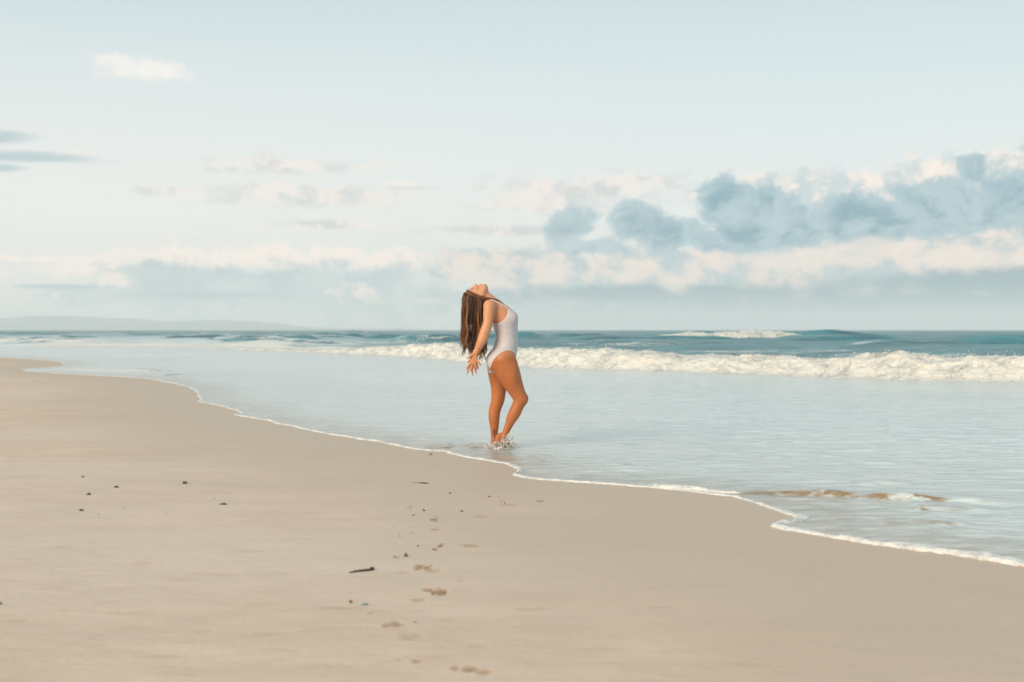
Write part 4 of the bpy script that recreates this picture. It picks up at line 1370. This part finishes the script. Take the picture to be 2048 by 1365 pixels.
for i in range(NA):
    a = rng.uniform(0, 2 * math.pi); r0 = rng.uniform(0.03, 0.07); reach = abs(rng.normal(0.045, 0.03)) ; up = abs(rng.normal(0.042, 0.026)) * (1.0 + 0.5 * math.cos(a))
    dirx, diry = math.cos(a), math.sin(a)
    tq = np.linspace(0, 1, 9)
    rr = r0 + reach * tq
    arcs[i, :, 0] = cen[0] + dirx * rr * 1.15 + np.cumsum(rng.normal(0, 0.003, 9))
    arcs[i, :, 1] = cen[1] + diry * rr * 1.1 + rng.normal(0, 0.004, 9)
    arcs[i, :, 2] = cen[2] + up * 4 * tq * (1 - tq * 0.72) * 0.75 + rng.normal(0, 0.002, 9)
    ar[i] = rng.uniform(0.0016, 0.0062) * (1 - 0.75 * tq)
v1, f1 = tubes(arcs, ar, 5)
# low churned water round the feet
ring_r = np.linspace(0.0, 0.17, 26); ring_a = np.linspace(0, 2 * math.pi, 90)
RR, AA = np.meshgrid(ring_r, ring_a, indexing='ij')
cxr, cyr = cen[0] - 0.02 + RR * np.cos(AA) * 1.05, cen[1] + 0.03 + RR * np.sin(AA) * 1.3
hz_ = 0.024 * np.exp(-((RR - 0.085) / 0.045) ** 2) * np.clip(0.8 + 1.6 * fbm(cxr * 22, cyr * 22, 610, 4, 0.6), 0, 2) + 0.020 - 0.045 * sstep(0.12, 0.17, RR)
v2 = np.stack([cxr, cyr, hz_], -1).reshape(-1, 3); f2 = grid_faces(26, 90)
vq = np.vstack([v1, v2]); fq_ = np.vstack([f1, f2 + len(v1)])
spl = mesh_arrays('splash', vq, fq_, m_splash)
dc = cen + rng.normal(0, 1, (320, 3)) * np.array([0.10, 0.08, 0.0]); dc[:, 0] -= 0.02
dc[:, 2] = 0.02 + np.abs(rng.normal(0, 0.04, 320))
dv, df = tetra_cloud(dc, rng.uniform(0.0015, 0.004, 320))
dr = mesh_arrays('droplets', dv, df, m_splash, spl); dr['kind'] = 'stuff'
tag(spl, 'white splash of shallow water kicked up around the woman\'s feet', 'splash')
trail = foam_bead('wave_foam', [gp(912, 905.5), gp(930, 904), gp(945, 901.5), gp(965, 902), gp(985, 903), gp(1000, 905), gp(1015, 905)], lambda P: 0.05 + 0 * P[:, 0], lambda P: 0.014 + 0 * P[:, 0], 0.008, 630, 0.0)
tag(trail, kind='stuff')

# ------------------------------------------------------------------ things lying on the sand
m_peb, t, out = material('dark_pebble')
oc = t.n('ShaderNodeTexCoord').outputs['Object']
oi = t.n('ShaderNodeObjectInfo')
principled(t, out, Base_Color=t.mix(t.noise(oc, 60, 4, 0.6), (0.022, 0.020, 0.018), (0.085, 0.078, 0.066)), Roughness=0.5)
m_wood, t, out = material('wet_driftwood')
oc = t.n('ShaderNodeTexCoord').outputs['Object']
principled(t, out, Base_Color=t.mix(t.noise(t.mapping(oc, (1, 8, 8)), 30, 4, 0.6), (0.030, 0.020, 0.015), (0.10, 0.062, 0.04)), Roughness=0.7)
m_weed, t, out = material('brown_seaweed')
oc = t.n('ShaderNodeTexCoord').outputs['Object']
principled(t, out, Base_Color=t.mix(t.noise(oc, 80, 3, 0.6), (0.055, 0.028, 0.014), (0.17, 0.09, 0.04)), Roughness=0.55)
m_teal, t, out = material('grey_teal_shell')
oc = t.n('ShaderNodeTexCoord').outputs['Object']
principled(t, out, Base_Color=t.mix(t.noise(oc, 90, 3, 0.6), (0.11, 0.155, 0.16), (0.22, 0.26, 0.26)), Roughness=0.4)


def stone(name, px, py, hw, hh, label, cat, mat, group=None, seed=0, flat=0.6, deep=0.8):
    """an irregular stone hw photograph pixels in half width and hh in half height, half sunk in the sand"""
    X0, Y0, z0 = sand_at(px, py + hh)
    z0 = float(sand_height(np.array([X0]), np.array([Y0]), shore_d(np.array([X0]), np.array([Y0])))[0][0])
    rx, rz = hw * Y0 / FPX, 2.0 * hh * Y0 / FPX
    nu, nv = 18, 10
    U_, V_ = np.meshgrid(np.linspace(0, 2 * math.pi, nu, endpoint=False), np.linspace(0.0, math.pi, nv), indexing='ij')
    sxx, syy, szz = np.sin(V_) * np.cos(U_), np.sin(V_) * np.sin(U_), np.cos(V_)
    r_ = 1 + 0.30 * (np.sin(2 * sxx + seed) * np.cos(2.3 * syy - seed * 2) + 0.6 * np.sin(3.1 * szz + 4 * sxx + seed * 1.7))
    v = np.stack([sxx * rx * r_, syy * rx * deep * r_, szz * rz * r_], -1).reshape(-1, 3)
    v[:, 2] += 0.10 * rz
    i = np.arange(nu * nv).reshape(nu, nv); j = np.roll(i, -1, 0)
    f = np.stack([i[:, :-1], i[:, 1:], j[:, 1:], j[:, :-1]], -1).reshape(-1, 4)
    o = mesh_arrays(name, v, f, mat)
    o.location = (X0, Y0, z0)
    o.rotation_euler[2] = 0.15 * math.sin(seed * 5)
    tag(o, label, cat, group)
    return o


G1 = 'dark pebbles scattered on the left sand'
for k_, (px, py, hw, hh, lab) in enumerate([
        (370, 966, 4.8, 2.4, 'largest dark rounded pebble standing alone right of the other pebbles on the left sand'),
        (232, 974.5, 3.8, 1.7, 'dark pointed pebble between the flat pebble and the large rounded one'),
        (178, 989, 4.0, 1.9, 'dark humped pebble in the middle of the left edge column of three'),
        (166, 953, 3.6, 1.2, 'flat dark pebble farthest from the camera among those on the left sand'),
        (163, 1020.5, 4.8, 1.7, 'long low dark pebble nearest the camera among the three at far left'),
        (445, 1007.5, 6.8, 1.5, 'black flat slab-shaped pebble, right-hand one on the left sand')]):
    stone('pebble', px, py, hw, hh, lab, 'pebble', m_peb, G1, k_ + 1.0)
G2 = 'small dark scraps strewn among the footprints'
for k_, (px, py, hw, hh, lab, mt, nm, ct) in enumerate([
        (812, 1110.5, 4.6, 2.6, 'dark brown lump of driftwood just right of and above the stick', m_weed, 'wood_scrap', 'debris'),
        (701, 1201, 3.6, 2.6, 'brown scrap on the sand straight below the left end of the stick', m_weed, 'wood_scrap', 'debris'),
        (728, 1207, 6.0, 1.8, 'grey-teal shell fragment on the sand below the stick', m_teal, 'shell_fragment', 'shell'),
        (830, 1244, 3.0, 1.8, 'tiny grey-blue shell fragment beside the soft round footprint', m_teal, 'shell_fragment', 'shell'),
        (848, 1021, 2.6, 1.5, 'black speck of weed left of the line of footprints, above the small cluster', m_weed, 'wood_scrap', 'debris'),
        (924, 1022, 3.2, 1.3, 'dark curled scrap on the sand just right of the footprint line', m_weed, 'wood_scrap', 'debris'),
        (900, 987, 2.2, 1.1, 'lone black speck on the smooth sand below the shoreline foam', m_weed, 'wood_scrap', 'debris'),
        (979, 993.5, 3.2, 0.9, 'thin dark scrap on the sand nearest below the woman', m_weed, 'wood_scrap', 'debris'),
        (861, 908.5, 4.0, 0.9, 'dark strip of weed at the foam edge left of the woman', m_weed, 'wood_scrap', 'debris'),
        (836, 1092, 2.2, 1.2, 'small dark speck between the lump of driftwood and the footprints', m_weed, 'wood_scrap', 'debris'),
        (826, 1031.5, 2.8, 0.8, 'thin brown scrap left of the highest footprints', m_weed, 'wood_scrap', 'debris'),
        (1010, 1006, 1.8, 1.1, 'dark speck in the pale upper right footprint', m_weed, 'wood_scrap', 'debris'),
        (1, 1209, 3.0, 2.0, 'dark pebble cut by the left border of the picture', m_peb, 'pebble', 'pebble')]):
    stone(nm, px, py, hw, hh, lab, ct, mt, G2 if ct == 'debris' else None, k_ + 11.0)
# crumbs of sand and weed near the prints: too many and small to count
cr = []
for (px, py, sx_, sy_, nn) in [(870, 1041, 10, 5, 14), (881, 1092, 8, 4, 12), (821, 1019, 5, 4, 7), (872, 1101, 8, 3, 7), (800, 1060, 18, 22, 7), (1080, 1003, 9, 1.5, 6), (792, 1115, 6, 3, 5), (845, 1133, 12, 5, 9), (875, 1183, 20, 7, 12), (1000, 998, 14, 6, 5), (470, 986, 60, 12, 5), (250, 1000, 90, 25, 5)]:
    for _ in range(nn):
        X0, Y0, z0 = sand_at(px + rng.normal() * sx_ * 0.6, py + rng.normal() * sy_ * 0.6)
        z0 = float(sand_height(np.array([X0]), np.array([Y0]), shore_d(np.array([X0]), np.array([Y0])))[0][0])
        cr.append((X0, Y0, z0 + 0.0015))
vs, fs = tetra_cloud(np.array(cr), rng.uniform(0.0018, 0.0042, len(cr)))
crumbs = mesh_arrays('weed_crumbs', vs, fs, m_weed)
tag(crumbs, kind='stuff')


def lying_stick(name, pts_px, radii, mat, label, cat, flat=1.0):
    key = np.array([(*sand_at(a, b)[:2],) for a, b in pts_px])
    tt = np.linspace(0, len(key) - 1, 24)
    xy = np.stack([np.interp(tt, np.arange(len(key)), key[:, i]) for i in (0, 1)], 1)
    z_, _ = sand_height(xy[:, 0], xy[:, 1], shore_d(xy[:, 0], xy[:, 1]))
    rad_ = np.interp(tt, np.arange(len(radii)), radii) * (1 + 0.15 * np.sin(np.arange(24) * 1.9))
    pth = np.concatenate([xy, (z_ + rad_ * 0.8 * flat)[:, None]], 1)
    org = pth[0].copy()
    v, f = tubes((pth - org)[None], rad_[None], 8)
    if flat != 1.0:
        v[:, 2] *= flat
    i0_ = list(range(8)); i1_ = list(range(23 * 8, 24 * 8))
    f = np.vstack([f, [i0_[0:4]], [[i0_[0], i0_[3], i0_[4], i0_[5]]], [[i0_[0], i0_[5], i0_[6], i0_[7]]], [i1_[0:4]], [[i1_[0], i1_[3], i1_[4], i1_[5]]], [[i1_[0], i1_[5], i1_[6], i1_[7]]]])
    o = mesh_arrays(name, v, f, mat)
    o.location = org
    tag(o, label, cat)
    return o


lying_stick('stick', [(699, 1147.5), (712, 1145.5), (726, 1144), (740, 1142.5), (744, 1140.5), (747.5, 1140)], [0.003, 0.005, 0.0058, 0.006, 0.008, 0.006], m_wood, 'dark crooked driftwood stick lying on the sand left of the footprints', 'stick')
lying_stick('seaweed_strand', [(824, 965.5), (836, 966), (842, 967), (850, 967.5), (858, 967.5)], [0.0012, 0.003, 0.008, 0.010, 0.003], m_weed, 'thin brown strand of seaweed on the sand between shoreline foam and footprints', 'seaweed', 0.6)

# ------------------------------------------------------------------ sea air
hm, t, out = material('sea_haze')
vol = t.n('ShaderNodeVolumePrincipled')
vol.inputs['Color'].default_value = (0.985, 0.995, 0.995, 1)
vol.inputs['Density'].default_value = 0.00021
vol.inputs['Anisotropy'].default_value = 0.0
t.t.links.new(vol.outputs[0], out.inputs['Volume'])
x0_, x1_, y0_, y1_, z0_, z1_ = -9500, 9500, -100, 9700, -4.5, 112
hv = [(x0_, y0_, z0_), (x1_, y0_, z0_), (x1_, y1_, z0_), (x0_, y1_, z0_), (x0_, y0_, z1_), (x1_, y0_, z1_), (x1_, y1_, z1_), (x0_, y1_, z1_)]
haze = mesh_arrays('haze', hv, [(0, 3, 2, 1), (4, 5, 6, 7), (0, 1, 5, 4), (1, 2, 6, 5), (2, 3, 7, 6), (3, 0, 4, 7)], hm, smooth=False)
tag(haze, kind='stuff')
